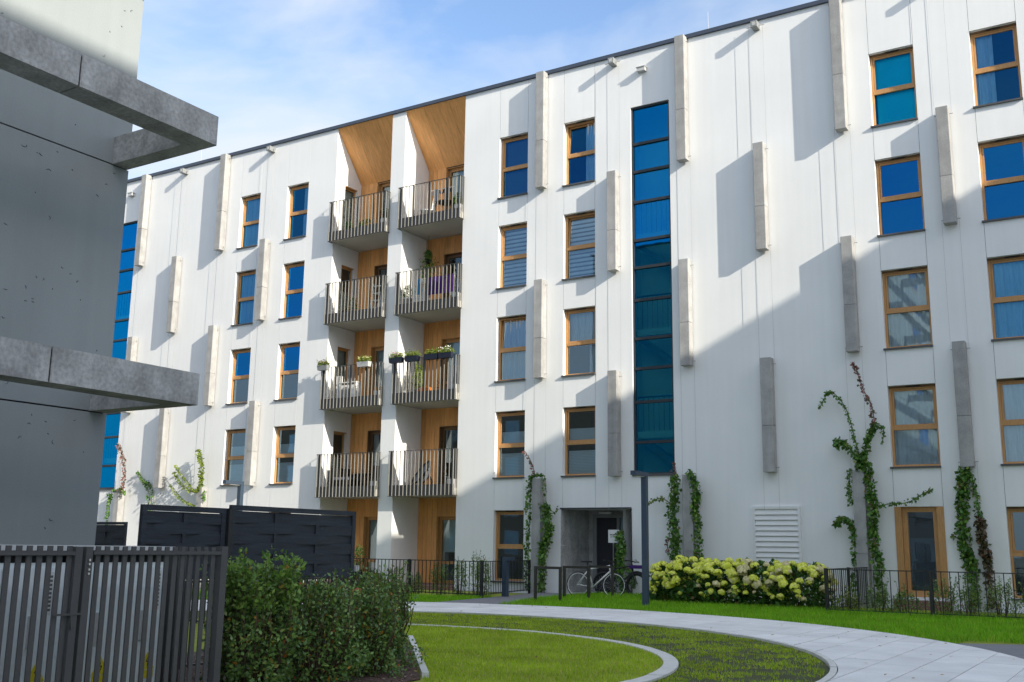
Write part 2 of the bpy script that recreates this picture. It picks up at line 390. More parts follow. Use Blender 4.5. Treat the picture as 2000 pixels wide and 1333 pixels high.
# grass blades
def in_circ(P, c, r): return (P[:,0]-c[0])**2+(P[:,1]-c[1])**2 < r*r
def pnoise(P, s): return np.sin(P[:,0]*s+1.3*np.sin(P[:,1]*s*.7))*np.cos(P[:,1]*s*1.1+np.sin(P[:,0]*s*.6))
n = 110000; P = np.stack([RNG.uniform(-12.5,-4.3,n), RNG.uniform(-19.5,-12.4,n), np.full(n,.005)],1)
side = (P[:,0]+6.3)*(3.5) - (P[:,1]+18.35)*(-2.85)
P = P[in_circ(P, RING_C, RING_R-.2) & (side > .12)]; hs = .035+.02*(pnoise(P,2.2) > .1)
V = np.concatenate([grass_blades(P[:len(P)//2], .042, .009), grass_blades(P[len(P)//2:], .055, .008)])
half = len(P)//3
tag(put('lawn_grass', raw_mesh('lawn_grass', V, 3, 'turf')), 'trimmed lawn inside the curved concrete kerb', 'grass', kind='stuff')
n = 200000; P = np.stack([RNG.uniform(-14.5,-2.8,n), RNG.uniform(-19.5,-9.3,n), np.full(n,.0)],1)
P = P[in_circ(P, NEAR_C, NEAR_R-.14) & ~in_circ(P, RING_C, RING_R+.02)]
P = P[(.9*pnoise(P,4.3)+.8*pnoise(P,11.0)+.6*pnoise(P,23.0)+RNG.normal(size=len(P))*.35+.10*(-P[:,0]-6)) > -.15]
V = grass_blades(P, .034, .010)
tag(put('turf_grass', raw_mesh('turf_grass', V, 3, 'turf')), 'patchy mossy turf between the paved path and the ring kerb', 'grass', kind='stuff')
n = 240000; P = np.stack([RNG.uniform(-22,3,n), RNG.uniform(-11.8,-.4,n), np.full(n,-.01)],1)
keep = ~in_circ(P, FAR_C, FAR_R+.02)
keep &= ~((P[:,0] > -2.7) & (P[:,1] < -9.3+ .06*(P[:,0]+1.6)))
sx0 = np.interp(P[:,1], [-6.75,-3.64,0], [-14.6,-15.0,-15.6]); sx1 = np.interp(P[:,1], [-6.35,-3.09,-.6], [-13.05,-13.72,-13.9])
keep &= ~((P[:,0] > sx0) & (P[:,0] < sx1) & (P[:,1] > -6.9))
keep &= (P[:,1] < -3.3) | ((P[:,0] > -14.4) & (P[:,0] < -11.2)) 
keep &= ~((P[:,0] < -16) & (P[:,1] > -4.2))
P = P[keep]
mound = np.clip((P[:,1]+6.5)/4, 0, 1)*.06*(P[:,0] > -13.5)
P[:,2] += mound
tag(put('verge_grass', raw_mesh('verge_grass', grass_blades(P, .095, .013), 3, 'grass')), 'bright green long grass verge along the far edge of the path', 'grass', kind='stuff')
n = 170; P = np.stack([RNG.uniform(-13,-1.5,n), RNG.uniform(-18,-4.5,n), np.full(n,.035)],1); V = leaves(P, .06, 1.5, 0); V[:,2] = .035+np.abs(V[:,2]-.035)*.25
mk('dry_leaf', (.3,.2,.05), .7, .1, island=[(0,(.20,.10,.03)),(.6,(.42,.27,.05)),(1,(.5,.42,.10))])
tag(put('fallen_leaves', raw_mesh('fallen_leaves', V, 4, 'dry_leaf')), 'small yellow and brown fallen leaves scattered over lawn and path', 'leaves', kind='stuff')

# =================================================================== MAIN BUILDING
BX0, BX1, ZTOP = -58.0, 9.0, 16.18
bld = thing('apartment_building', 'long white rendered five-storey apartment building with wooden windows and concrete fins', 'building', (-20, 0, 0))
def bp(mbd, name, mat, parent=None, smooth=False):
    """build geometry given in world coords under the building root (or a sub part whose origin is the world origin)"""
    o = mbd.build(name, mat, None, smooth); o.parent = parent or bld
    if o.parent == bld: o.location = (20, 0, 0)
    return o
ROW_T = [14.395, 11.395, 8.395, 5.395, 2.38]; ROW_B = [12.33, 9.33, 6.35, 3.37, .30]
COLS = {'L1': (-29.108,-28.058), 'L2': (-26.667,-25.615), 'A': (-17.285,-16.213), 'B': (-14.897,-13.811), 'C': (-5.585,-4.448), 'D': (-3.088,-1.99)}
OPEN = []
wins = []
for c, (a, b) in COLS.items():
    for r in range(5):
        if c == 'B' and r == 4: continue
        if c == 'C' and r == 4: OPEN.append((a, b, .25, 2.395)); continue
        OPEN.append((a, b, ROW_B[r], ROW_T[r])); wins.append((c, r, a, b, ROW_B[r], ROW_T[r]))
OPEN.append((-36.40,-35.12, 3.30, 14.41)); OPEN.append((-12.605,-11.35, 3.36, 14.41))
LX0, LXP0, LXP1, LX1 = -24.30, -21.78, -21.19, -18.68
OPEN.append((LX0, LX1, 0, ZTOP)); OPEN.append((-14.957,-12.70, 0, 2.40))
xs = sorted({BX0, BX1} | {o[0] for o in OPEN} | {o[1] for o in OPEN})
wall = MB(); spand = []
for a, b in zip(xs[:-1], xs[1:]):
    mid = (a+b)/2; hs = sorted((o[2], o[3]) for o in OPEN if o[0] < mid < o[1]); z = -.1
    iscol = [c for c, (p, q) in COLS.items() if p <= mid <= q]
    for h0, h1 in hs + [(ZTOP, ZTOP)]:
        if h0 > z + 1e-4:
            if iscol and z > 0 :
                wall.box(a, b, .03, .33, z, h0); spand.append((a+.009, b-.009, z, h0))
            else: wall.box(a, b, 0, .33, z, h0)
        z = max(z, h1)
bp(wall, 'wall', 'render')
for a, b, z0, z1 in spand: bp(MB().box(a, b, -.0015, .04, z0, z1), 'spandrel_panel', 'render')
jm = MB()
for a, b, z0, z1 in spand:
    for xx in (a-.009, b+.001): jm.box(xx, xx+.008, .012, .031, z0+.002, z1-.002)
bp(jm, 'panel_joints', 'joint')['kind'] = 'stuff'
# roof, coping, back
bp(MB().box(BX0, BX1, -.07, .55, ZTOP+.002, ZTOP+.12), 'roof_coping', 'coping')
rf = MB().box(LX0, LX1, 1.9, 13, 15.9, 16.1)
for a, b in ((BX0,-37.3),(-33.92,LX0),(LX1,-13.5),(-10.15,BX1)): rf.box(a, b, .56, 13, 15.9, 16.1)
for a, b in ((-37.3,-33.92),(-13.5,-10.15)): rf.box(a, b, 3.4, 13, 15.9, 16.1); rf.box(a, b, .56, 3.4, 15.9, 16.1)
bp(rf, 'roof', 'asphalt')
bp(MB().box(BX0, BX1, 13.0, 13.3, -.1, 16.1), 'rear_wall', 'render')

# window builder -----------------------------------------------------------------
def wavy(x0, x1, y, z0, z1, folds, amp, n=40):
    m = MB()
    for k in range(n+1):
        t = k/n; yy = y + amp*math.sin(t*folds*2*math.pi) + amp*.5*math.sin(t*folds*3.7+1)
        m.v += [(x0+(x1-x0)*t, yy, z0), (x0+(x1-x0)*t, yy, z1)]
    for k in range(n): m.f.append((2*k, 2*k+2, 2*k+3, 2*k+1))
    return m
def cover(style, a, b, z0, z1, tr, par):
    y = .30
    if style in ('curtain', 'curtain_r', 'curtain_l'):
        x0, x1 = a+.05, b-.05
        if style == 'curtain_r': x0 = a+(b-a)*.58
        if style == 'curtain_l': x1 = a+(b-a)*.45
        bp(wavy(x0, x1, y-.02, z0+.03, z1-.05, (x1-x0)*9, .022, 60), 'curtain', 'curtain', par, True)
    elif style == 'upcurtain': bp(wavy(a+.05, b-.05, y+.05, tr-.05, z1-.05, 9, .022, 60), 'curtain', 'curtain', par, True); bp(wavy(b-.4, b-.05, y+.12, z0+.03, tr-.05, 4, .02, 24), 'curtain', 'curtain', par, True)
    elif style in ('blind', 'darkblind'):
        m = MB(); nb = 40
        for k in range(nb):
            zz = z0+.04+(z1-z0-.1)*k/nb; m.box(a+.06, b-.06, y-.004, y+.004, zz, zz+(z1-z0-.1)/nb*.93)
        bp(m, 'blind', 'blind' if style == 'blind' else 'blind_dark', par)
    elif style == 'roller': bp(MB().box(a+.10, b-.07, y-.003, y+.003, z0+.08, z1-.1), 'blind', 'blind', par)
    elif style == 'zebra':
        m = MB(); k = z0+.04
        while k < z1-.12: m.box(a+.06, b-.06, y-.004, y+.004, k, k+.085); k += .135
        bp(m, 'blind', 'zebra', par); bp(MB().box(a+.06, b-.06, y+.03, y+.036, z0+.05, z1-.1), 'blind_backing', 'blind_dark', par)
    elif style == 'half':
        for lo, hi in ((z0+.03, z0+(tr-z0)*.78), (tr+.06, tr+(z1-tr)*.42)):
            m = MB(); nb = 16
            for k in range(nb):
                zz = lo+(hi-lo)*k/nb; m.box(a+.08, b-.08, y-.05, y-.042, zz, zz+(hi-lo)/nb*.9)
            bp(m, 'blind', 'blind', par)
def window(a, b, z0, z1, style, gl_u='glass', gl_l='glass', tilt=0, door=False):
    tr = z0 + (z1-z0)*(.475 if not door else .30); yf = .15; t = .06
    f = MB(); f.box(a, a+t, yf, yf+.09, z0, z1).box(b-t, b, yf, yf+.09, z0, z1).box(a+t, b-t, yf+.002, yf+.09, z1-t-.02, z1).box(a+t, b-t, yf+.002, yf+.09, z0, z0+t)
    f.box(a+t, b-t, yf-.004, yf+.088, tr-.045, tr+.045)
    w = bp(f, 'window', 'frame_wood')
    # upper sash
    s = MB(); q = .045; zl, zh = tr+.048, z1-t-.022; xa, xb = a+t+.004, b-t-.004
    s.box(xa, xa+q, -.02, .03, 0, zh-zl).box(xb-q, xb, -.02, .03, 0, zh-zl).box(xa+q, xb-q, -.019, .029, 0, q).box(xa+q, xb-q, -.019, .029, zh-zl-q, zh-zl)
    so = s.build('sash', 'frame_wood'); so.parent = w; so.location = (0, yf+.045, zl)
    p = MB().quad((xa+q, .006, q), (xb-q, .006, q), (xb-q, .006, zh-zl-q), (xa+q, .006, zh-zl-q)).build('pane', gl_u); p.parent = w; p.location = (0, yf+.045, zl)
    if tilt:
        so.rotation_euler = (-R(tilt), 0, 0); p.rotation_euler = (-R(tilt), 0, 0)
    bp(MB().quad((a+t, yf+.05, z0+t), (b-t, yf+.05, z0+t), (b-t, yf+.05, tr-.045), (a+t, yf+.05, tr-.045)), 'pane', gl_l, w)
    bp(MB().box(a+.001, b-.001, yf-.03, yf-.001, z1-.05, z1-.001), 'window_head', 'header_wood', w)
    bp(MB().box(a+(b-a)*.36, a+(b-a)*.66, yf-.05, yf-.03, z1-.04, z1-.012), 'trickle_vent', 'black', w)
    if not door: bp(MB().box(a-.035, b+.01, -.06, yf-.002, z0-.045, z0-.002), 'window_sill', 'sill', w)
    cover(style, a, b, z0, z1, tr, w)
    rm = MB(); X0, X1, Y0, Y1, Z0, Z1 = a-.4, b+.4, .34, 2.6, z0-.3, z1+.15
    rm.quad((X0,Y1,Z0),(X1,Y1,Z0),(X1,Y1,Z1),(X0,Y1,Z1)).quad((X0,Y0,Z0),(X0,Y1,Z0),(X0,Y1,Z1),(X0,Y0,Z1)).quad((X1,Y0,Z0),(X1,Y1,Z0),(X1,Y1,Z1),(X1,Y0,Z1))
    rm.quad((X0,Y0,Z0),(X1,Y0,Z0),(X1,Y1,Z0),(X0,Y1,Z0)).quad((X0,Y0,Z1),(X1,Y0,Z1),(X1,Y1,Z1),(X0,Y1,Z1))
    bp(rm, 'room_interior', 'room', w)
    return w
STY = {('L1',0):'curtain',('L1',1):'curtain',('L1',2):'none',('L1',3):'half',('L2',0):'curtain_r',('L2',1):'none',('L2',2):'none',('L2',3):'half',
       ('A',0):'darkblind',('A',1):'zebra',('A',2):'curtain',('A',3):'half',('A',4):'none',('B',0):'curtain_r',('B',1):'zebra',('B',2):'upcurtain',('B',3):'half',
       ('C',0):'roller',('C',1):'none',('C',2):'curtain',('C',3):'curtain',('D',0):'curtain_l',('D',1):'none',('D',2):'curtain',('D',3):'curtain',('D',4):'none'}
for c, r, a, b, z0, z1 in wins:
    low = (r >= 3) or (c in 'AB' and r == 2)
    gu, gl = ('glass_low', 'glass_low') if low or (c, r) in (('A',1),('B',1)) else ('glass', 'glass')
    if (c, r) in (('L1',2),('L2',2)): gl = 'glass_low'
    if c in 'CD' and r == 2: gu = gl = 'glass_low' if c == 'C' else 'glass'
    if (c, r) == ('C', 0): gu = gl = 'glass_cyan'
    if gu == 'glass' and STY.get((c, r), 'none') != 'none': gu = gl = 'glass_mid'
    window(a, b, z0, z1, STY.get((c, r), 'none'), gu, gl, tilt={('A',2):5,('B',0):5,('B',1):5}.get((c, r), 0))
# ground floor door right
a, b = -5.585, -4.448
dw = MB().box(a+.001, a+.16, -.02, .30, .252, 2.39).box(b-.16, b-.001, -.02, .30, .252, 2.39).box(a+.16, a+.27, .10, .25, .252, 2.39).box(b-.27, b-.16, .10, .25, .252, 2.39).box(a+.27, b-.27, .10, .25, 2.27, 2.39).box(a+.27, b-.27, .10, .25, .252, .40)
dw = bp(dw, 'terrace_door', 'frame_wood')
bp(MB().quad((a+.27,.18,.40),(b-.27,.18,.40),(b-.27,.18,2.27),(a+.27,.18,2.27)), 'pane', 'glass_low', dw)
m = MB()
for k in range(34): m.box(a+.27, b-.27, .262, .268, .42+k*.036, .42+k*.036+.033)
bp(m, 'blind', 'blind_dark', dw)
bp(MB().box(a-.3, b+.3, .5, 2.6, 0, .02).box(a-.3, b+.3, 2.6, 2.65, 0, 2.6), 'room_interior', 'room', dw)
bp(MB().box(a-.05, b+.05, -.45, -.004, -.05, .18), 'door_step', 'brick_floor', dw)
# stair windows
ZM = [14.40, 13.23, 12.35, 11.40, 10.22, 9.385, 8.406, 7.26, 6.38, 5.41, 4.26, 3.36]
for a, b in ((-12.605,-11.35), (-36.40,-35.12)):
    f = MB(); t = .055
    f.box(a+.001, a+t, .05, .15, 3.365, 14.405).box(b-t, b-.001, .05, .15, 3.365, 14.405)
    for z in ZM: f.box(a+t, b-t, .045, .149, max(z-.04, 3.367), min(z+.04, 14.403))
    sw = bp(f, 'stair_window', 'dark_frame')
    for z1, z0 in zip(ZM[:-1], ZM[1:]):
        bp(MB().quad((a+t,.11,z0+.04),(b-t,.11,z0+.04),(b-t,.11,z1-.04),(a+t,.11,z1-.04)), 'pane', 'glass_stair', sw)
    bp(MB().box(a-.03, b+.02, -.05, .049, 3.30, 3.355), 'window_sill', 'sill', sw)
    m = MB(); X0, X1, Y1 = a-.5, b+.5, 1.75
    m.quad((X0,Y1,.1),(X1,Y1,.1),(X1,Y1,16),(X0,Y1,16)).quad((X0,.34,.1),(X0,Y1,.1),(X0,Y1,16),(X0,.34,16)).quad((X1,.34,.1),(X1,Y1,.1),(X1,Y1,16),(X1,.34,16))
    bp(m, 'stairwell', 'room_light', sw)
    for z in (4.60, 7.60, 10.50):
        bp(MB().box(X0+.01, X1-.01, .36, 1.0, z-.2, z), 'stair_landing', 'stair_slab', sw)
        rl = MB().bar((X0+.1,.45,z+1.0),(X1-.1,.45,z+1.0),.045)
        k = X0+.15
        while k < X1-.1: rl.bar((k,.45,z),(k,.45,z+1.0),.010); k += .16
        bp(rl, 'stair_railing', 'black', sw)
        fl = MB().bar((a-.3,1.3,z-.1),(b+.3,1.3,z-1.5),.6,.14); bp(fl, 'stair_flight', 'metal_grey', sw)

# concrete fins --------------------------------------------------------------
TX = [-34.71, -30.08, -15.77, -11.02, -6.49]; SX = [-32.46, -27.66, -13.27, -8.755, -3.97]
TZ = [(12.33, 16.20), (6.31, 9.35), (-.1, 3.29)]; SZ = [(9.33, 12.39), (3.31, 6.33)]
def chamfer_box(x0, x1, y0, y1, z0, z1, c=.012):
    return MB().prism([(x0+c,y0),(x1-c,y0),(x1,y0+c),(x1,y1),(x0,y1),(x0,y0+c)], z0, z1)
def fin(x, z0, z1):
    w, y0, y1 = .295, -.305, -.035; zm = z0 + (z1-z0)*.40
    p = bp(chamfer_box(x, x+w, y0, y1, zm+.006, z1), 'facade_fin', 'concrete')
    q = chamfer_box(x, x+w, y0, y1, z0, zm-.006).build('fin_segment', 'concrete'); q.parent = p
    m = MB().box(x+.05, x+w-.05, y1, -.001, z0+.12, z0+.2).box(x+.05, x+w-.05, y1, -.001, z1-.2, z1-.12).box(x+.02, x+w-.02, y0+.02, y1-.01, zm-.007, zm+.007)
    mo = m.build('fin_bracket', 'metal_grey'); mo.parent = p
    m = MB()
    for zz in (z0+.12, z1-.16):
        m.bar((x+w-.01, -.12, zz), (x+w+.09, -.12, zz), .014).bar((x-.06, -.12, zz), (x+.01, -.12, zz), .014)
        m.tube([(x+w-.001,-.20,zz),(x+w+.004,-.20,zz)], .013, 8)
    mo = m.build('cable_anchor', 'metal_grey'); mo.parent = p; mo['kind'] = 'stuff'
for x in TX:
    for z0, z1 in TZ: fin(x, z0, z1)
for x in SX:
    for z0, z1 in SZ: fin(x, z0, z1)
cab = []
for x in TX:
    for (za, zb) in ((9.35, 12.33), (3.29, 6.31)):
        for dx in (-.055, .35): cab.append((x+dx, za, zb))
for x in SX:
    for (za, zb) in ((12.39, 15.95), (6.33, 9.33), (2.45 if x in (-13.27,-8.755) else .1, 3.31)):
        for dx in (-.055, .35): cab.append((x+dx, za, zb))
for x, za, zb in cab: bp(MB().bar((x, -.12, za-.12), (x, -.12, zb+.14), .005), 'climbing_cable', 'cable')
for x in SX:
    xc = x+.15
    s = bp(MB().box(xc-.09, xc+.09, -.30, -.001, 15.88, 16.06), 'roof_outlet', 'metal_grey')
    m = MB().bar((xc-.26,-.13,15.96),(xc+.26,-.13,15.96),.02).box(xc-.05,xc+.05,-.305,-.301,15.92,16.02).build('outlet_bracket','lightgrey'); m.parent = s
for x, z in ((-12.18,15.5), (-35.57,15.55)):
    bp(MB().box(x-.13, x+.13, -.16, -.001, z-.04, z+.08).box(x-.15, x+.15, -.18, -.0012, z+.08, z+.1), 'overflow_spout', 'lightgrey')
bp(MB().tube([(-10.18,.3,16.1),(-10.18,.3,17.05)], [.012,.008], 6), 'lightning_rod', 'lightgrey')
bp(MB().tube([(-31.9,.3,16.1),(-31.9,.3,17.0)], [.012,.008], 6), 'lightning_rod', 'lightgrey')
# louvre vent
lv = bp(MB().box(-9.17,-9.10,-.05,-.001,.93,2.43).box(-7.97,-7.90,-.05,-.001,.93,2.43).box(-9.10,-7.97,-.05,-.001,2.36,2.43).box(-9.10,-7.97,-.05,-.001,.93,1.0).box(-9.10,-7.97,-.006,-.002,1.0,2.36), 'louvre_vent', 'white')
for k in range(10):
    z = 1.0+k*.136
    o = MB().quad((-9.10,-.048,z),(-7.97,-.048,z),(-7.97,-.010,z+.125),(-9.10,-.010,z+.125)).quad((-9.10,-.048,z),(-7.97,-.048,z),(-7.97,-.044,z-.012),(-9.10,-.044,z-.012)).build('louvre_blade','white'); o.parent = lv

# loggias ----------------------------------------------------------------------
DEP = 1.41; FLO = [12.08, 9.08, 6.08, 3.08]
lg = MB()
# pier and right cheek, left cheek with window openings
lg.box(LXP0, LXP1, 0, DEP+.2, -.1, ZTOP)
lg.box(LX1, LX1+.2, .331, DEP+.2, -.1, ZTOP)
WY0, WY1 = .52, 1.20
zs = -.1
for fl in reversed([12.08, 9.08, 6.08, 3.08, .1]):
    z0, z1 = fl+.02, fl+2.10
    lg.box(LX0-.2, LX0, .331, WY0, zs, z1) if False else None
lg.box(LX0-.2, LX0, .331, WY0, -.1, ZTOP); lg.box(LX0-.2, LX0, WY1, DEP+.2, -.1, ZTOP)
edges = [-.1]
for fl in [.1, 3.08, 6.08, 9.08, 12.08]: edges += [fl+.02, fl+2.10]
edges.append(ZTOP)
for k in range(0, len(edges), 2): lg.box(LX0-.2, LX0, WY0, WY1, edges[k], edges[k+1])
bp(lg, 'loggia_wall', 'render')
bays = [(LX0, LXP0, -23.52), (LXP1, LX1, -20.42)]
for bi, (bx0, bx1, dx) in enumerate(bays):
    # soffit panels (sloped)
    ns = 3; zf, zb = ZTOP-.02, 14.42
    for k in range(ns):
        p0 = bx0+.004+(bx1-bx0-.008)*[0,.30,.72][k]+.004; p1 = bx0+.004+(bx1-bx0-.008)*[.30,.72,1][k]-.004
        m = MB(); i = [(p0,-.02,zf),(p1,-.02,zf),(p1,DEP,zb),(p0,DEP,zb)]
        m.v = i + [(x, y, z+.05) for x, y, z in i]; m.f = [(0,3,2,1),(4,5,6,7),(0,1,5,4),(1,2,6,5),(2,3,7,6),(3,0,4,7)]
        bp(m, 'soffit_panel', 'soffit')
    m = MB(); i = [(bx0+.001,.0,zf+.07),(bx1-.001,.0,zf+.07),(bx1-.001,DEP+.2,zb+.07),(bx0+.001,DEP+.2,zb+.07)]; m.quad(*i); bp(m, 'soffit_backing', 'joint')
    for si, fl in enumerate([12.08, 9.08, 6.08, 3.08, .1]):
        top = [14.44, 11.86, 8.86, 5.86, 2.86][si]; dt = fl+2.16 if si else 14.40
        cl = bp(MB().box(bx0+.001, dx, DEP+.03, DEP+.06, fl, top).box(dx, bx1-.001, DEP+.03, DEP+.06, dt, top), 'cladding', 'joint')
        nb = 4; wv = (dx-bx0-.002)/nb
        for k in range(nb):
            o = MB().box(bx0+.001+k*wv+.005, bx0+.001+(k+1)*wv-.005, DEP, DEP+.029, fl, top-.002).build('cladding_board', 'cladding'); o.parent = cl
        k = dx+.001
        if top-dt > .06:
            while k < bx1-.02:
                o = MB().box(k+.003, min(k+.21, bx1-.001)-.003, DEP, DEP+.029, dt, top-.002).build('cladding_board', 'cladding'); o.parent = cl; k += .21
        # door
        d0, d1 = dx, bx1-.12; y = DEP+.16
        dm = MB().box(dx-.001, dx+.02, DEP+.03, DEP+.30, fl, dt).box(dx+.02, bx1-.002, DEP+.03, DEP+.30, dt-.02, dt-.0005)
        dm.box(d0+.02, d0+.10, y, y+.08, fl, dt-.02).box(d0+.10, bx1-.05, y, y+.08, dt-.12, dt-.02).box(d0+.10, bx1-.05, y, y+.08, fl, fl+.1).box(d0+.10, bx1-.05, y, y+.079, fl+.62, fl+.72)
        dm.box(d0+.95, d0+1.05, y-.001, y+.081, fl+.1, dt-.12)
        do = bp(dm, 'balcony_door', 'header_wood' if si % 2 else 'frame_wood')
        bp(MB().quad((d0+.10,y+.05,fl+.1),(bx1,y+.05,fl+.1),(bx1,y+.05,dt-.1),(d0+.10,y+.05,dt-.1)), 'pane', 'glass_loggia', do)
        st = (si*2+bi) % 4
        if st == 0: bp(wavy(d0+.12, d0+.8, y+.16, fl+.05, dt-.1, 8, .02, 50), 'curtain', 'curtain', do, True)
        elif st == 1: bp(MB().box(d0+.12, bx1, y+.12, y+.125, fl+1.0, dt-.1), 'blind', 'zebra' if si == 1 else 'blind', do)
        elif st == 2: bp(MB().box(d0+.14, bx1, y+.12, y+.125, fl+.1, fl+1.45), 'blind', 'blind', do)
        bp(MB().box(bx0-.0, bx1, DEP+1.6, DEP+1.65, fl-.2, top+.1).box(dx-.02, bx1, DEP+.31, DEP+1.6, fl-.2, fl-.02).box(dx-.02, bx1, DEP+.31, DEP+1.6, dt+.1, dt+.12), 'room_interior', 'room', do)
        # side window in the left cheek of the first bay
        if bi == 0:
            z0, z1 = fl+.02, fl+2.10; X = LX0-.10
            w = MB().box(X-.06, X, WY0+.001, WY0+.07, z0, z1).box(X-.06, X, WY1-.07, WY1-.001, z0, z1).box(X-.059, X-.001, WY0+.07, WY1-.07, z1-.09, z1-.001).box(X-.059, X-.001, WY0+.07, WY1-.07, z0, z0+.07)
            w.box(X, LX0-.002, WY0+.002, WY1-.002, z1-.03, z1-.001)
            wo_ = bp(w, 'side_window', 'frame_wood')
            bp(MB().quad((X-.03,WY0+.07,z0+.07),(X-.03,WY1-.07,z0+.07),(X-.03,WY1-.07,z1-.09),(X-.03,WY0+.07,z1-.09)), 'pane', 'glass_loggia', wo_)
            bp(MB().box(X-.9, X-.85, WY0-.2, WY1+.3, z0-.1, z1+.1).box(X-.13, X-.126, WY0+.05, WY1-.05, z0+.05, z0+(1.2 if si % 2 else 2.0)), 'blind', 'blind', wo_)
    # balconies
    for si, fl in enumerate(FLO):
        x0, x1 = bx0-.045, bx1+.045; yF = -.235; zb = fl-.22
        sl = MB().box(bx0+.001, bx1-.001, -.19, DEP-.001, zb, fl-.002).box(x0+.02, bx0+.001, -.19, -.004, zb, fl-.002).box(bx1-.001, x1-.02, -.19, -.004, zb, fl-.002)
        b = bp(sl, 'balcony', 'slab')
        fm = MB().box(x0+.015, x1-.015, -.198, -.1905, zb+.004, fl+.12).build('fascia', 'fascia'); fm.parent = b
        zt, z_b = fl+1.21, zb-.02
        tr_ = MB().box(x0, x1, yF-.012, yF+.03, zt, zt+.012).box(x0, x0+.03, yF+.03, -.004, zt, zt+.012).box(x1-.03, x1, yF+.03, -.004, zt, zt+.012)
        tr_.build('top_rail', 'rail_dark').parent = b; tr_ = MB(); tr_.box(x0, x1, yF-.012, yF+.03, z_b, z_b+.012).box(x0, x0+.03, yF+.03, -.004, z_b, z_b+.012).box(x1-.03, x1, yF+.03, -.004, z_b, z_b+.012)
        o = tr_.build('bottom_rail', 'rail_dark'); o.parent = b
        nb = 18; bm = MB().box(-.006, .006, -.018, .018, 0, zt-z_b-.012).mesh('railing_bar', 'rail')
        for k in range(nb):
            o = put('railing_bar', bm, b, (x0+.03+(x1-x0-.06)*k/(nb-1), yF+.008, z_b+.012))
        for xx in (x0+.012, x1-.012):
            for yy in (-.13, -.04): put('railing_bar', bm, b, (xx, yy, z_b+.012), (0,0,R(90)))
        for t in (.03, .24, .50, .76, .97):
            o = MB().box(-.028, .028, -.006, .03, 0, zt-z_b-.015).mesh('railing_post', 'rail_dark'); put('railing_post', o, b, (x0+(x1-x0)*t, yF+.036, z_b+.013))
        o = MB().box(bx1-.26, bx1-.03, -.15, .1, fl, fl+.28).build('drain_box', 'lightgrey'); o.parent = b
# terrace floor at ground level
bp(MB().box(LX0+.001, LXP0-.001, -.6, DEP, -.05, .098).box(LXP1+.001, LX1-.001, -.6, DEP, -.05, .098), 'terrace_floor', 'brick_floor')
# entrance recess
ex0, ex1, ey = -14.957, -12.70, 1.75
e = MB().box(ex0-.2, ex0, .331, ey+.2, -.1, 2.6).box(ex1, ex1+.2, .331, ey+.2, -.1, 2.6).box(ex0, ex1, .331, ey+.2, 2.40, 2.6).box(ex0, ex1, ey, ey+.2, -.1, 2.40)
bp(e, 'entrance_recess', 'beam')
for k, (z0, z1) in enumerate(((.02,.62),(.63,1.36),(1.37,2.39))):
    bp(MB().box(ex0+.001, ex0+.02, .01, .87, z0, z1), 'entrance_panel', 'beam'); bp(MB().box(ex0+.001, ex0+.02, .88, ey-.001, z0, z1), 'entrance_panel', 'beam')
bp(MB().box(ex0-.02, ex1+.02, -.012, .02, 2.40, 2.44).box(ex1, ex1+.03, -.012, .02, -.05, 2.40), 'entrance_trim', 'dark_frame')
dd = bp(MB().box(-14.75,-14.63,ey-.1,ey-.001,0,2.3).box(-13.95,-13.86,ey-.1,ey-.001,0,2.3).box(-14.63,-13.95,ey-.1,ey-.001,2.2,2.3).box(-13.86,-12.72,ey-.1,ey-.001,2.2,2.3), 'entrance_door', 'metal_grey')
for nm, mt, g in (('door_leaf','door_dark',(-14.63,-13.95,0,2.2)), ('wood_reflection','header_wood',(-13.72,-13.5,0,2.2))):  # brown strip imitates wood reflected in the entrance glass
    o = MB().box(g[0],g[1],ey-.06,ey-.02,g[2],g[3]).build(nm, mt); o.parent = dd
    o.location = (0,0,0)
dd_off = [c for c in dd.children]
o = MB().bar((-14.05,ey-.12,.8),(-14.05,ey-.12,1.5),.03).build('door_handle','chrome'); o.parent = dd
o = MB().quad((-13.86,ey-.05,0),(-12.72,ey-.05,0),(-12.72,ey-.05,2.2),(-13.86,ey-.05,2.2)).build('pane','glass_low'); o.parent = dd
o = MB().box(-14.5,-14.1,ey-.2,ey-.1,2.31,2.37).build('door_light','white'); o.parent = dd
o = MB().box(-13.4,-12.9,ey-.18,ey-.1,2.24,2.32).build('door_light','white'); o.parent = dd
bp(MB().box(ex0, ex1, -.01, ey, -.05, .016), 'entrance_floor', 'kerb')
# paper notice hung on the cables by the entrance
t = thing('notice_sheet', 'white paper notice hung on cables in front of the entrance door', 'notice', (-13.17,-.14,1.45))
MB().box(-.17,.17,-.004,.004,0,.36).build('sheet','paper',t)
m = MB()
m.box(-.12,-.04,-.006,-.0045,.22,.24).box(-.09,-.07,-.006,-.0045,.14,.22)          # T
m.box(-.03,-.012,-.006,-.0045,.14,.24).box(-.012,.03,-.006,-.0045,.222,.24).box(-.012,.03,-.006,-.0045,.18,.196).box(.014,.03,-.006,-.0045,.196,.222)  # P / R bowl
m.box(.06,.078,-.006,-.0045,.14,.24).box(.078,.12,-.006,-.0045,.222,.24).box(.078,.12,-.006,-.0045,.14,.158)
m.build('lettering','ink',t)

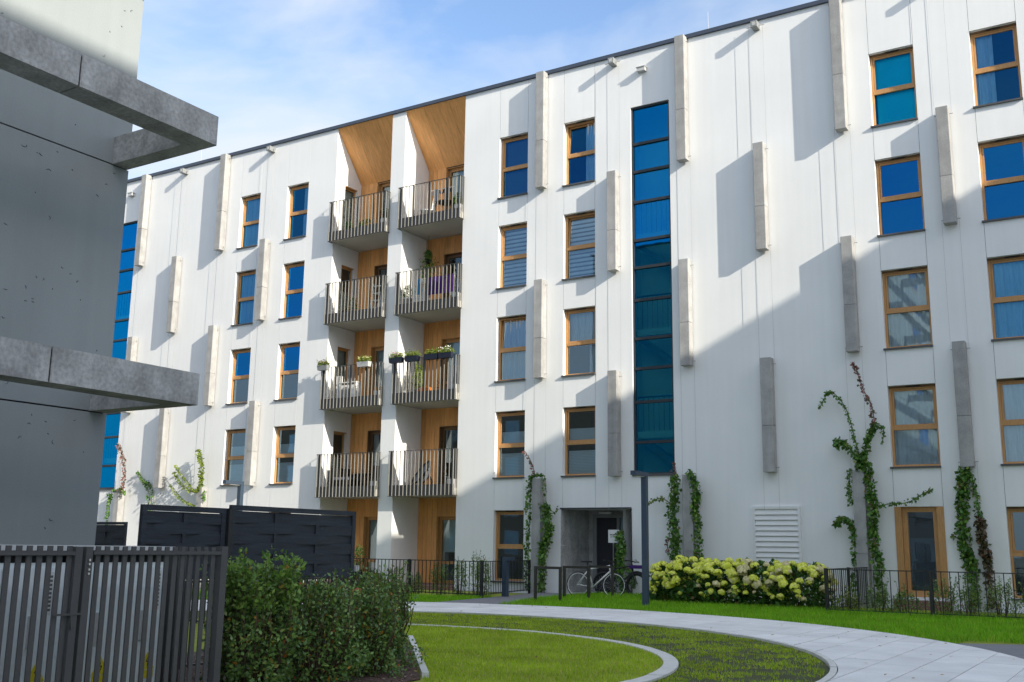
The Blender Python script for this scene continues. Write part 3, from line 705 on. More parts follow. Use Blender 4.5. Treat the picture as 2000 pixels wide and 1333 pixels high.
# =================================================================== OTHER BUILDINGS
XL, YE = -10.35, -19.15
lw = thing('apartment_building', 'grey panelled building wing at the left edge with projecting concrete beam frames', 'building', (XL, YE, 0))
def lp(m, name, mat): o = m.build(name, mat); o.parent = lw; o.location = (-XL, -YE, 0); return o
mk('dent', (.19, .215, .22), .8, .1)
dm_ = MB(); rgd = np.random.default_rng(77)
for k in range(210):
    yy, z_ = rgd.uniform(-24.2,-19.25), rgd.uniform(.3, 9.0); r_ = rgd.uniform(.012,.034); a0 = rgd.uniform(0, 6.28); sp_ = rgd.uniform(.9, 2.6)
    pts = [(XL+.0015, yy+r_*math.cos(a0+sp_*q/6)*1.25, z_+r_*math.sin(a0+sp_*q/6)*rgd.uniform(.75,1.1)) for q in range(7)]
    dm_.tube(pts, [.002,.004,.006,.007,.006,.004,.002], 5)
lp(dm_, 'wall_dents', 'dent')['kind'] = 'stuff'
LEV = [2.76, 5.745, 8.74, 11.74, 14.74]
zz = [-.1] + LEV + [16.2]
lp(MB().box(-24, XL-.03, -62, YE-.03, -.1, 16.19), 'wall_core', 'joint')
for z0, z1 in zip(zz[:-1], zz[1:]):
    lp(MB().box(-24, XL, -62, YE, z0+(.009 if z0 > 0 else 0), z1-.009), 'wall_panel', 'panel')
lp(MB().box(-24.1, XL+.06, -62, YE+.06, 16.2, 16.3), 'roof_coping', 'coping')
XB = -8.79
for z in LEV:
    zt = z+.345
    ys = [YE-.012, -20.97, -24.2, -27.4, -30.6, -33.8, -37, -40.2, -43.4]
    for a, b in zip(ys[:-1], ys[1:]):
        lp(MB().prism([(XB-.33,b+.008),(XB-.012,b+.008),(XB,b+.02),(XB,a-.020),(XB-.012,a-.008),(XB-.33,a-.008)], z, zt), 'beam', 'beam')
    lp(MB().box(XB-.32, XB-.02, -43.3, YE-.03, z+.02, zt-.02), 'beam_core', 'joint')
    lp(MB().box(XL+.002, XB-.332, YE-.24, YE-.013, z+.001, zt-.001), 'beam', 'beam')
    for yy in (-27.4, -33.8, -40.2): lp(MB().box(XL+.002, XB-.332, yy-.11, yy+.11, z+.001, zt-.001), 'beam', 'beam')
    for yy in (-30.5, -36.8, -42.5):
        w = lp(MB().box(XL+.001, XL+.02, yy-1.2, yy+1.2, z+.5, z+2.55), 'window', 'frame_wood'); 
        o = MB().quad((XL+.022,yy-1.1,z+.6),(XL+.022,yy+1.1,z+.6),(XL+.022,yy+1.1,z+2.45),(XL+.022,yy-1.1,z+2.45)).build('pane','glass'); o.parent = w
RX, RZ = 22.0, 22.2
rw = thing('apartment_building', 'tall white apartment block standing beyond the right edge and shading the courtyard', 'building', (RX, -25, 0))
def rp(m, name, mat, par=None):
    o = m.build(name, mat); o.parent = par or rw
    if par is None: o.location = (-RX, 25, 0)
    return o
rp(MB().box(RX, RX+14, -52, -3.5, -.1, RZ-.12), 'wall', 'render')
rp(MB().box(RX-.05, RX+14.1, -52.1, -3.4, RZ-.12, RZ), 'roof_coping', 'coping')
rp(MB().box(RX, RX+.5, -52, -19, RZ+.002, RZ+.26), 'shadow_strip', 'render')  # unseen roof strip added to lift the shadow line on the left wing
for r_ in range(7):
    for k in range(9):
        yy = -7-k*5.2; z = .6+r_*3.05
        w = rp(MB().box(RX-.03, RX-.001, yy-.6, yy+.6, z, z+2.0), 'window', 'frame_wood')
        rp(MB().quad((RX-.035,yy-.52,z+.08),(RX-.035,yy+.52,z+.08),(RX-.035,yy+.52,z+1.92),(RX-.035,yy-.52,z+1.92)), 'pane', 'glass_low', w)
ob = thing('apartment_building', 'pale brick apartment block across the courtyard mirrored in the lower windows', 'building', (-50, -50, 0))
o = MB().box(-78, -27, -62, -48, -.1, 13).build('wall', 'tan_brick', ob); o.location = (50, 50, 0)
for r_ in range(4):
    for k in range(12):
        x = -76+k*4.2; z = .7+r_*3.1
        w = MB().box(x-.7, x+.7, -48, -47.97, z, z+1.9).build('window', 'white', ob); w.location = (50, 50, 0)
        MB().quad((x-.6,-47.965,z+.1),(x+.6,-47.965,z+.1),(x+.6,-47.965,z+1.8),(x-.6,-47.965,z+1.8)).build('pane', 'glass_low', w)

# =================================================================== FENCES
def bar_fence(pts, z1, label, sp=.125, post_every=2.4, mat='fence'):
    t = thing('garden_fence', label, 'fence', (pts[0][0], pts[0][1], 0)); o0 = Vector((pts[0][0], pts[0][1], 0))
    bm = MB().box(-.008,.008,-.008,.008,.06,z1-.012).mesh('fence_bar', mat); pm = MB().box(-.03,.03,-.03,.03,-.1,z1+.01).mesh('fence_post', mat)
    for a, b in zip(pts[:-1], pts[1:]):
        a = Vector((*a,0))-o0; b = Vector((*b,0))-o0; Ln = (b-a).length; d = (b-a)/Ln; ang = math.atan2(d.y, d.x)
        for z in (z1-.012, .09): MB().bar(a+Vector((0,0,z)), b+Vector((0,0,z)), .04, .02).build('fence_rail', mat, t)
        n = int(Ln/sp)
        for k in range(1, n): put('fence_bar', bm, t, a+d*(Ln*k/n), (0,0,ang))
        m = max(1, round(Ln/post_every))
        for k in range(m+1): put('fence_post', pm, t, a+d*(Ln*k/m), (0,0,ang))
    return t
bar_fence([(-24.4,-4.0),(-15.05,-4.0),(-15.85,-.25)], .93, 'dark metal bar fence round the garden below the wooden balconies')
bar_fence([(-6.24,-.2),(-6.24,-4.0),(2.2,-4.0)], .935, 'dark metal bar fence round the garden at right, beside the yellow hydrangeas', .165)
# low fence with black wooden screens
t = bar_fence([(-10.3,-21.2),(-8.46,-20.9),(-8.46,-16.80),(-10.6,-15.6),(-21,-13.6)], .92, 'dark metal fence behind the leafy hedge carrying black wooden screens', .11)
MB().box(-.045,.045,-.045,.045,-.1,.98).build('end_post','fence',t).location = (1.84, 4.38, 0)
MB().box(-.03,.03,-.03,.03,.98,1.05).build('post_cap','lightgrey',t).location = (1.84, 4.38, 0)
def screen(y0, y1, z0, z1, label, x=-8.47, nbat=2, rz=0, loc=None):
    t = thing('wooden_screen', label, 'screen', loc or (x, y0, z0), rz); Ln = y1-y0; H = z1-z0
    f = MB().box(-.022,.022,0,.06,0,H).box(-.022,.022,Ln-.06,Ln,0,H).box(-.022,.022,.06,Ln-.06,H-.055,H).box(-.022,.022,.06,Ln-.06,0,.045)
    f.build('screen_frame','black_wood',t)
    nb = 6; hh = (H-.115)/nb
    for k in range(nb):
        zc = .05+k*hh; off = .009 if k % 2 else -.009; m = MB(); ns = 24
        for i in range(ns+1):
            tt = i/ns; xx = off*math.cos(tt*math.pi*(nbat+1)); y = .061+(Ln-.122)*tt
            m.v += [(xx+.006, y, zc-.008), (xx+.006, y, zc+hh+.004), (xx-.006, y, zc-.008), (xx-.006, y, zc+hh+.004)]
        for i in range(ns):
            a = 4*i; m.f += [(a,a+4,a+5,a+1),(a+2,a+3,a+7,a+6),(a+1,a+5,a+7,a+3),(a,a+2,a+6,a+4)]
        m.build('screen_slat','black_wood',t)
    for k in range(nbat):
        y = Ln*(k+1)/(nbat+1); MB().box(-.016,.016,y-.022,y+.022,.05,H-.07).build('screen_batten','black_wood',t)
    return t
for i_, (yy_, hh_) in enumerate(((4.38-2.115, 1.66),)):
    MB().box(-.03,.03,-.028,.028,-.1,hh_).build('screen_post','fence',t).location = (1.85, yy_, 0)
screen(-20.06,-18.98,.93,1.66,'narrower black wooden slatted screen, left one of the pair above the hedge', nbat=1)
screen(-18.91,-16.87,.92,1.70,'wide black wooden slatted screen, right one of the pair above the hedge', nbat=2)
screen(0,1.9,.75,1.62,'black wooden screen half hidden behind the grey wing and its neighbours', nbat=2, rz=R(92), loc=(-17.9,-12.8,.82))
# enclosure fence of vertical slats and cabinets
XF = -6.9
t = thing('slatted_enclosure', 'grey brown metal slat fence enclosing utility cabinets at lower left', 'fence', (XF, -20.45, 0))
sm = MB().box(-.007,.007,-.0205,.0205,-.1,1.262).mesh('fence_slat','slat_metal')
y = -20.50+20.45; k = 0
ys = []
yy = -.10
while yy > -4.6:
    if not (-1.46 < yy < -1.30): ys.append(yy)
    yy -= .0815
for yv in ys: put('fence_slat', sm, t, (0, yv, 0))
for yv in (-1.335, -1.425): MB().box(-.03,.03,yv-.03,yv+.03,-.1,1.258).build('gate_post','slat_metal',t)
MB().box(-.035,.035,-.035,.035,-.1,1.27).build('corner_post','slat_metal',t)
MB().box(-.045,-.021,-1.30,-.036,1.195,1.232).build('fence_rail','slat_metal',t); MB().box(-.045,-.021,-4.6,-1.46,1.19,1.227).build('fence_rail','slat_metal',t)
MB().box(.021,.034,-1.30,-.036,1.20,1.228).build('fence_rail','slat_metal',t); MB().box(.021,.034,-4.6,-1.46,1.195,1.223).build('fence_rail','slat_metal',t)
MB().box(-.045,-.021,-4.6,-.036,.1,.14).build('fence_rail','slat_metal',t)
for k in range(12): put('fence_slat', sm, t, (-.28-k*.085, -.01, 0), (0,0,R(90)))
MB().box(-1.3,-.036,-.02,.02,1.2,1.23).build('fence_rail','slat_metal',t)
m = MB()
for z in (1.16,1.13,1.09,1.06): m.tube([(.03,-1.335,z),(.042,-1.335,z)],.009,8)
m.build('bolt','chrome',t)
g = MB().bar((.03,-1.60,.77),(.03,-1.36,.77),.014).bar((.03,-1.45,.77),(.04,-1.44,.66),.012).build('gate_latch','rail_dark',t)
for i, (a, b, lb) in enumerate(((-20.66,-21.60,'pale grey utility cabinet nearest the hedge, behind the slat fence'), (-21.64,-22.75,'pale grey utility cabinet in the middle behind the slat fence gate post'), (-22.79,-24.0,'pale grey utility cabinet at the far left edge behind the slat fence'))):
    t = thing('utility_cabinet', lb, 'cabinet', (-7.32, b, 0), group='utility cabinets behind the slat fence'); w = a-b
    MB().box(-.45,0,0,w,-.05,1.13).build('body','cabinet',t)
    MB().box(-.50,.06,-.015,w+.015,1.195,1.262).build('lid','cabinet_top',t); MB().box(-.42,-.03,.03,w-.03,1.131,1.194).build('lid_shadow','black',t)  # black block under the lid stands in for its shadow
    for s0, s1 in ((.02, w/2-.004), (w/2+.004, w-.02)):
        d = MB().box(.001,.018,s0,s1,.05,1.09).build('cabinet_door','cabinet',t)
        yc = (s0+s1)/2
        h = MB().box(.019,.035,yc-.025,yc+.025,.50,.74).build('handle','lightgrey',d); MB().box(.0185,.020,yc+.12,yc+.16,.74,1.06).build('number_label','paper',d)
        MB().prism([(0,0),(1,0),(1,1)],0,1) 
        tm = MB(); tm.v = [(.0195,yc+.0,.26),(.0195,yc+.16,.26),(.0195,yc+.08,.40),(.0225,yc+.0,.26),(.0225,yc+.16,.26),(.0225,yc+.08,.40)]; tm.f = [(3,4,5),(0,2,1),(0,1,4,3),(1,2,5,4),(2,0,3,5)]
        tm.build('warning_triangle','yellow',d)
        b2 = MB(); b2.v = [(.0235,yc+.085,.365),(.0235,yc+.065,.32),(.0235,yc+.083,.32),(.0235,yc+.078,.275),(.0235,yc+.097,.328),(.0235,yc+.080,.328)]; b2.f = [(0,1,2,3,4,5)]
        b2.build('warning_bolt','black',d)
        MB().box(.0195,.021,yc+.01,yc+.15,.19,.255).build('warning_plate','yellow',d)
        tx = MB()
        for q in range(9): tx.box(.0203,.0210,yc+.128,yc+.152,.77+q*.031,.77+q*.031+.018)
        tx.build('label_print','ink',d)

# =================================================================== PLANTS
def bush_points(n, c, rx, ry, h, shell=.55, lump=.18, seed=0):
    rg = np.random.default_rng(seed); a = rg.uniform(0, 2*np.pi, n); z = rg.uniform(.02, 1, n)
    prof = np.sqrt(np.clip(1-((z-.40)/.70)**2, .05, 1)) if lump < .3 else np.clip(1.02-.55*z**2.2, .2, 1)*(.86+.14*np.sin(9*z+seed))
    lm_ = min(lump, .22); rr = np.sqrt(rg.uniform(shell**2, 1, n))*prof*(1+lm_*np.sin(3*a+5*z+seed)+lm_*.7*np.sin(7*a-9*z+2*seed))
    P = np.stack([c[0]+rx*rr*np.cos(a), c[1]+ry*rr*np.sin(a), z*h*(1+.08*np.sin(4*a+seed))], 1)
    out = np.stack([np.cos(a), np.sin(a), np.full(n, .3)], 1)
    return P, out
def shoots(n, c, rx, ry, h, ex, seed):
    rg = np.random.default_rng(seed); m = MB(); LP = []
    for k in range(n):
        a = rg.uniform(0, 6.28); r_ = math.sqrt(rg.uniform(0, .9)); x, y = c[0]+rx*r_*math.cos(a), c[1]+ry*r_*math.sin(a); top = h*rg.uniform(.8, 1)+ex*rg.uniform(0, 1)
        dx, dy = rg.normal(0, .06, 2); b = Vector((c[0]+(x-c[0])*.45, c[1]+(y-c[1])*.45, 0)); mid = Vector((x, y, top*.55)); tp = Vector((x+dx, y+dy, top))
        m.tube([b, mid, tp], [.008, .005, .002], 4)
        for q in range(14):
            f = q/13; p = mid.lerp(tp, f); LP.append((p.x, p.y, p.z))
    return m, np.array(LP)
def bush(name, label, c, rx, ry, h, n, size, mat, ns=26, ex=.15, seed=1, fresh=0, cat='shrub', group=None):
    t = thing(name, label, cat, (c[0], c[1], 0), group=group)
    P, out = bush_points(int(n*.72), (0, 0), rx, ry, h, shell=.62, lump=(.34 if name == 'hedge_shrub' else .18), seed=seed); rg = np.random.default_rng(seed+50)
    m, LP = shoots(ns, (0, 0), rx*.9, ry*.9, h, ex, seed+9)
    V = leaves(P, size, 1.8, .1, rg, out*.6)
    V2 = leaves(LP, size*1.05, 1.8, .4, rg)
    put('foliage', raw_mesh('foliage', np.concatenate([V, V2]), 4, mat), t)
    if fresh:
        P3 = LP[LP[:,2] > h*.72]; 
        if len(P3): put('fresh_shoots', raw_mesh('fresh_shoots', leaves(np.repeat(P3, 3, 0)+rg.normal(0,.02,(len(P3)*3,3)), size*1.1, 1.7, .6, rg), 4, 'leaf_fresh'), t)
    m.build('stems', 'stem', t)
    return t
bush('hedge_shrub', 'tall dense hedge shrub with fresh light shoots beside the slat fence', (-7.12,-19.82), .50, .44, 1.0, 8200, .05, 'leaf_hedge', 90, .26, 3, 1, group='hedge shrubs in front of the black screens')
bush('hedge_shrub', 'dark hedge shrub second from the slat fence, with orange leaves', (-7.02,-19.05), .48, .38, .88, 6200, .046, 'leaf_hedge', 80, .18, 5, group='hedge shrubs in front of the black screens')
bush('hedge_shrub', 'thinner hedge shrub third from the slat fence, under the screen end', (-7.0,-18.38), .46, .36, .80, 5600, .044, 'leaf_hedge', 80, .20, 8, group='hedge shrubs in front of the black screens')
bush('hedge_shrub', 'loose rounded shrub at the lawn end of the hedge', (-7.38,-17.72), .46, .42, .92, 7600, .042, 'leaf_hedge', 100, .24, 13, group='hedge shrubs in front of the black screens')
# small shrubs along fences
gl = [(-18.9,.55),(-18.2,.65),(-17.5,.45),(-16.6,.75),(-16.0,.85),(-15.5,1.02),(-15.2,.9),(-19.7,.8)]
names = ['small leafy shrub behind the left garden fence, near the black screen','slim twiggy shrub behind the left fence under the first wooden bay','low shrub behind the left fence by the terrace step','upright shrub behind the left fence under the white pier','bushy reddish shrub behind the left fence near the low lamp post','tallest shrub at the gate end of the left garden fence','slim shrub right beside the low lamp post','broad shrub where the left garden fence meets the screen']
for k, ((x, h), nm) in enumerate(zip(gl, names)):
    bush('fence_shrub', nm, (x, -3.7+.1*(k % 3)), .2+.05*(k % 2), .2, h, 650, .05, 'leaf_hedge', 12, .2, 21+k, group='shrubs along the left garden fence')
gr = [(-5.9,.35),(-5.3,.5),(-4.7,.45),(-4.0,.6),(-3.5,.55),(-2.9,.65),(-2.3,.5)]
names = ['low yellowish shrub inside the right fence corner','loose shrub left of the terrace door step','low brownish shrub in front of the terrace door','shrub at the foot of the green vine','dark shrub between the two vines behind the fence','leafy shrub right of the reddish vine','shrub at the right edge behind the fence']
for k, ((x, h), nm) in enumerate(zip(gr, names)):
    bush('fence_shrub', nm, (x, -3.65+.12*(k % 2)), .30, .22, h, 800, .05, 'leaf_hedge' if k else 'leaf_lime', 12, .3, 41+k, group='shrubs along the right garden fence')
# hydrangeas
def flower_mesh(seed, mat):
    rg = np.random.default_rng(seed); n = 190; d = rg.normal(size=(n,3)); d /= np.linalg.norm(d, axis=1)[:,None]; d[:,2] = np.abs(d[:,2])*1.0-.35*(rg.uniform(size=n) < .4)
    P = d*np.array([.115,.115,.10]); t = np.cross(d, rg.normal(size=(n,3))); t /= np.linalg.norm(t, axis=1)[:,None]; b = np.cross(d/np.linalg.norm(d,axis=1)[:,None], t); s = .03
    P = P*rg.uniform(.88,1.08,(n,1))
    V = np.stack([P+t*s, P+b*s, P-t*s, P-b*s], 1).reshape(-1,3)
    m = raw_mesh('flower_head', V, 4, mat)
    return m
FL = [flower_mesh(k, 'flower') for k in range(4)] + [flower_mesh(9, 'flower_pale')]
hyd = [(-10.62,-2.0,.62,.62,.88,'leftmost yellow-green hydrangea, next to the tall lamp post'),(-9.85,-2.5,.64,.75,1.02,'hydrangea second from the lamp post, below the vine-covered fin'),(-9.0,-2.6,.68,.8,1.0,'middle hydrangea of the row, left of the louvre vent'),(-8.12,-2.7,.68,.8,1.02,'hydrangea with many lime flower heads in front of the louvre vent'),(-7.2,-2.75,.75,.8,.98,'rightmost hydrangea with some cream flower heads, touching the garden fence')]
for k, (x, y, rx, ry, h, lb) in enumerate(hyd):
    t = thing('hydrangea_bush', lb, 'hydrangea', (x, y, 0), group='hydrangeas in a row by the wall'); rg = np.random.default_rng(70+k)
    P, out = bush_points(2300, (0,0), rx, ry, h*.95, .45, .12, 60+k)
    put('foliage', raw_mesh('foliage', leaves(P, .105, 1.5, .1, rg, out*.8), 4, 'leaf_hyd'), t)
    m = MB()
    for q in range(10):
        a = rg.uniform(0,6.28); m.tube([(0,0,0),(rx*.5*math.cos(a),ry*.5*math.sin(a),h*.5),(rx*.8*math.cos(a),ry*.8*math.sin(a),h*.85)],[.012,.008,.005],5)
    m.build('stems','stem',t)
    nf = 54
    for q in range(nf):
        a = rg.uniform(-2.7, .6); z = rg.uniform(.12, 1)**.75; pr = math.sqrt(max(.1, 1-((z-.42)/.66)**2))
        p = (rx*1.03*pr*math.cos(a), ry*1.03*pr*math.sin(a), min(z, 1.0)*h+.04)
        pale = rg.uniform() < (.30 if k in (3,4) else .10)
        s = rg.uniform(.5, 1.02)*(1 if z > .4 else .75)
        put('flower_head', FL[4] if pale else FL[rg.integers(0,4)], t, p, (rg.uniform(-.5,.5), rg.uniform(-.5,.5), rg.uniform(0,6)), (s,s,s))
# vines on the wall ----------------------------------------------------------------
def vine(label, strands, seed):
    x0 = strands[0][0][0][0]; z0 = min(p[1] for s in strands for p in s[0])
    t = thing('climbing_vine', label, 'vine', (x0, -.06, 0), group='climbing vines on the facade'); rg = np.random.default_rng(seed); st = MB(); by = {}
    for pts, width, dens, mat in strands:
        yb = -.05 if len(pts[0]) == 2 else pts[0][2]
        P = [Vector((p[0]-x0, 0, p[1])) for p in pts]; 
        # smooth
        Q = []
        for k in range(len(P)-1):
            a, b, c, d = P[max(k-1,0)], P[k], P[k+1], P[min(k+2,len(P)-1)]
            for q in range(8):
                u = q/8; Q.append(.5*((2*b)+(c-a)*u+(2*a-5*b+4*c-d)*u*u+(3*b-a-3*c+d)*u**3))
        Q.append(P[-1])
        st.tube([q+Vector((0, .0, 0)) for q in Q], [.010*(1-.6*k/len(Q))+.002 for k in range(len(Q))], 4)
        Ln = sum((Q[k+1]-Q[k]).length for k in range(len(Q)-1)); n = int(Ln*dens); idx = rg.uniform(0, len(Q)-1.001, n); A = np.array(Q); i = idx.astype(int); f = (idx-i)[:,None]
        C = A[i]*(1-f)+A[i+1]*f; tp = 1-.75*np.clip((idx/len(Q)-.55)/.45, 0, 1) if width < .1 else np.ones(n)
        C[:,0] += np.clip(rg.normal(0, 1, n), -1.6, 1.6)*width*.30*tp; C[:,2] += rg.normal(0, .02, n); C[:,1] = -np.abs(rg.normal(.03, .05, n))*(1+width*3)
        out = np.zeros((n,3)); out[:,1] = -.7; out[:,2] = -.9
        by.setdefault(mat, []).append(leaves(C, .10 if width > .125 else .075, 1.25, 0, rg, out))
    for m_, vs in by.items(): put('leaves', raw_mesh('leaves', np.concatenate(vs), 4, m_), t)
    st.build('stem', 'stem', t)
    t.location.y = -.04
    return t
vn, rd, lm = 'leaf_vine', 'leaf_red', 'leaf_lime'
v = vine('green vine on both sides of the short fin left of the entrance', [([(-15.85,3.31),(-15.88,2.33),(-15.92,1.14),(-15.89,.1)],.13,110,vn),([(-15.71,3.38),(-15.84,3.76),(-16.08,4.12)],.04,60,rd),([(-15.32,2.55),(-15.21,1.74),(-15.38,1.15),(-15.42,.1)],.24,330,vn),([(-15.21,2.25),(-15.04,2.3),(-14.91,2.4)],.04,70,vn),([(-15.85,3.28),(-15.62,3.40),(-15.38,3.30),(-15.34,2.6)],.10,130,vn)], 1); v.location.y = -.20
v = vine('thick green vine round the short fin behind the hydrangeas', [([(-11.2,3.28),(-11.3,2.3),(-11.25,1.48),(-11.3,.6)],.26,330,vn),([(-11.3,2.44),(-11.62,2.65),(-11.84,2.64),(-12.05,2.52)],.07,90,lm),([(-10.78,3.35),(-10.62,2.85),(-10.69,2.44),(-10.59,1.89),(-10.63,1.0)],.20,280,vn),([(-11.4,1.07),(-11.52,1.34),(-11.48,1.61)],.04,70,rd),([(-11.2,3.2),(-11.24,3.42),(-11.29,3.63)],.04,80,rd)], 2); v.location.y = -.20
v = vine('big spreading vine with a reddish top above the short fin left of the terrace door', [([(-6.24,3.29),(-6.29,3.54),(-6.63,3.94),(-6.78,4.05),(-6.82,3.87)],.16,240,vn),([(-6.29,3.54),(-6.4,4.06),(-6.58,4.85),(-6.95,5.31),(-7.22,4.94)],.08,120,vn),([(-6.26,3.5),(-6.05,4.05),(-5.88,4.43)],.14,240,vn),([(-5.90,4.38),(-5.95,4.88),(-6.14,5.35),(-6.28,5.86),(-6.35,6.0)],.09,120,rd),([(-5.89,4.36),(-5.7,4.35),(-5.74,3.91)],.08,120,vn),([(-6.56,3.3),(-6.6,2.91),(-6.54,2.47)],.12,160,vn),([(-6.12,3.5),(-6.05,2.78),(-6.02,2.27),(-6.06,1.65),(-5.97,1.04),(-6.0,.1)],.22,300,vn),([(-6.02,2.37),(-5.65,2.46),(-5.23,2.49),(-4.92,2.66),(-4.65,2.8)],.06,120,vn),([(-6.94,1.95),(-6.8,2.13),(-6.56,1.95),(-6.53,1.52),(-6.57,.4)],.13,180,vn),([(-6.3,3.34),(-6.25,3.6)],.25,300,vn)], 3); v.location.y = -.20
v = vine('dense green vine hanging between the terrace door and the right windows', [([(-3.9,3.29),(-3.99,2.74),(-4.03,2.14),(-4.00,1.43),(-3.92,.96),(-3.90,.1)],.27,380,vn),([(-4.07,1.55),(-4.2,1.66),(-4.31,1.72)],.05,80,vn)], 4)
v = vine('thin brownish red vine right beside the dense green one', [([(-3.81,3.22),(-3.71,2.74),(-3.64,2.14)],.12,170,vn),([(-3.64,2.14),(-3.62,1.55),(-3.55,1.08),(-3.52,.1)],.19,260,'leaf_brown')], 5)
vine('pink-red vine on the short fin beside the grey wing', [([(-34.32,3.18),(-34.22,3.81),(-34.4,4.52),(-34.75,5.08)],.12,150,rd),([(-34.92,3.13),(-35.01,2.63),(-35.03,1.6)],.12,170,vn),([(-34.81,3.23),(-34.36,3.30),(-34.1,3.1)],.1,160,vn)], 6).location.y = -.22
vine('thin dark vine with two stalks left of the lime vine', [([(-32.73,2.4),(-33.08,3.3),(-33.42,3.7),(-33.69,3.96)],.08,90,vn),([(-32.58,2.4),(-32.8,3.24),(-33.05,3.55),(-33.22,3.48)],.08,90,vn)], 7)
vine('lime green vine fanning out from a short fin above the black screen', [([(-30.01,3.12),(-29.88,3.52),(-29.92,4.18),(-30.14,4.67)],.13,190,lm),([(-30.22,3.12),(-30.83,3.64),(-31.33,4.13)],.08,100,lm),([(-30.39,3.12),(-30.98,3.45),(-31.42,3.9)],.08,100,lm),([(-30.06,2.59),(-30.91,2.88),(-31.53,3.41)],.08,100,lm),([(-29.71,3.15),(-29.65,2.81)],.08,120,vn)], 8).location.y = -.22
vine('leafy climber on the cables beside the entrance notice', [([(-12.95,1.75),(-12.9,1.3),(-12.95,.9),(-12.85,.1)],.24,300,vn),([(-12.9,.9),(-12.6,.6),(-12.55,.3)],.16,200,vn)], 9).location.y = -.12

# =================================================================== STREET FURNITURE
def lamp(label, x, y, h, rz=0):
    t = thing('street_lamp', label, 'lamp', (x, y, 0), rz, group='square post lamps in the courtyard')
    MB().box(-.062,.062,-.062,.062,-.05,h-.10).build('post','lamp',t); MB().box(-.62,.062,-.062,.062,h-.098,h).build('arm','lamp',t)
    MB().box(-.44,-.10,-.055,.055,h-.114,h-.109).build('lens','white',t); MB().box(-.11,.11,-.11,.11,-.05,.02).build('base_plate','lamp',t)
lamp('tall dark blue square lamp post left of the hydrangeas', -10.08, -4.8, 3.03, R(90))
lamp('dark square lamp post rising behind the black screens', -21.95, -5.9, 3.0, R(90))
t = thing('path_light', 'short dark blue square lamp post by the garden fence', 'lamp', (-14.95,-3.0,0))
MB().box(-.07,.07,-.07,.07,-.05,.94).build('post','lamp',t); MB().box(-.07,.24,-.07,.07,.942,1.03).build('arm','lamp',t)
racks = [((-13.0,-4.75),'bike rack hoop nearest to the paved path'),((-12.95,-3.4),'middle bike rack hoop'),((-12.9,-2.15),'bike rack hoop the white bicycle leans on')]
for (x, y), lb in racks:
    t = thing('bike_rack', lb, 'bike rack', (x, y, 0), R(6), group='bike rack hoops')
    MB().box(-.03,.03,-.03,.03,-.1,.79).build('leg','rack',t); MB().box(.62,.68,-.03,.03,-.1,.79).build('leg','rack',t); MB().box(-.03,.68,-.03,.03,.791,.85).build('top_bar','rack',t)
def wheel(t, x, r, tyre, spk='chrome', rimm='white', fat=.016):
    pts = [(x+r*math.cos(a), 0, r0+r*math.sin(a)) for r0 in (r+fat,) for a in np.linspace(0, 2*math.pi, 33)[:-1]]
    o = MB().tube(pts, fat, 8, True).build('tyre', tyre, t, True)
    pr = [(x+(r-fat-.008)*math.cos(a), 0, r+fat+(r-fat-.008)*math.sin(a)) for a in np.linspace(0, 2*math.pi, 33)[:-1]]
    MB().tube(pr, .011, 6, True).build('rim', rimm, t, True)
    m = MB(); c = Vector((x, 0, r+fat))
    for k in range(20):
        a = k*2*math.pi/20; m.bar(c+Vector((.02*math.cos(a+.6),.02*(-1)**k,.02*math.sin(a+.6))), c+Vector(((r-fat)*math.cos(a),0,(r-fat)*math.sin(a))), .0025)
    m.tube([c+Vector((0,-.05,0)), c+Vector((0,.05,0))], .02, 8); m.build('spokes', spk, t)
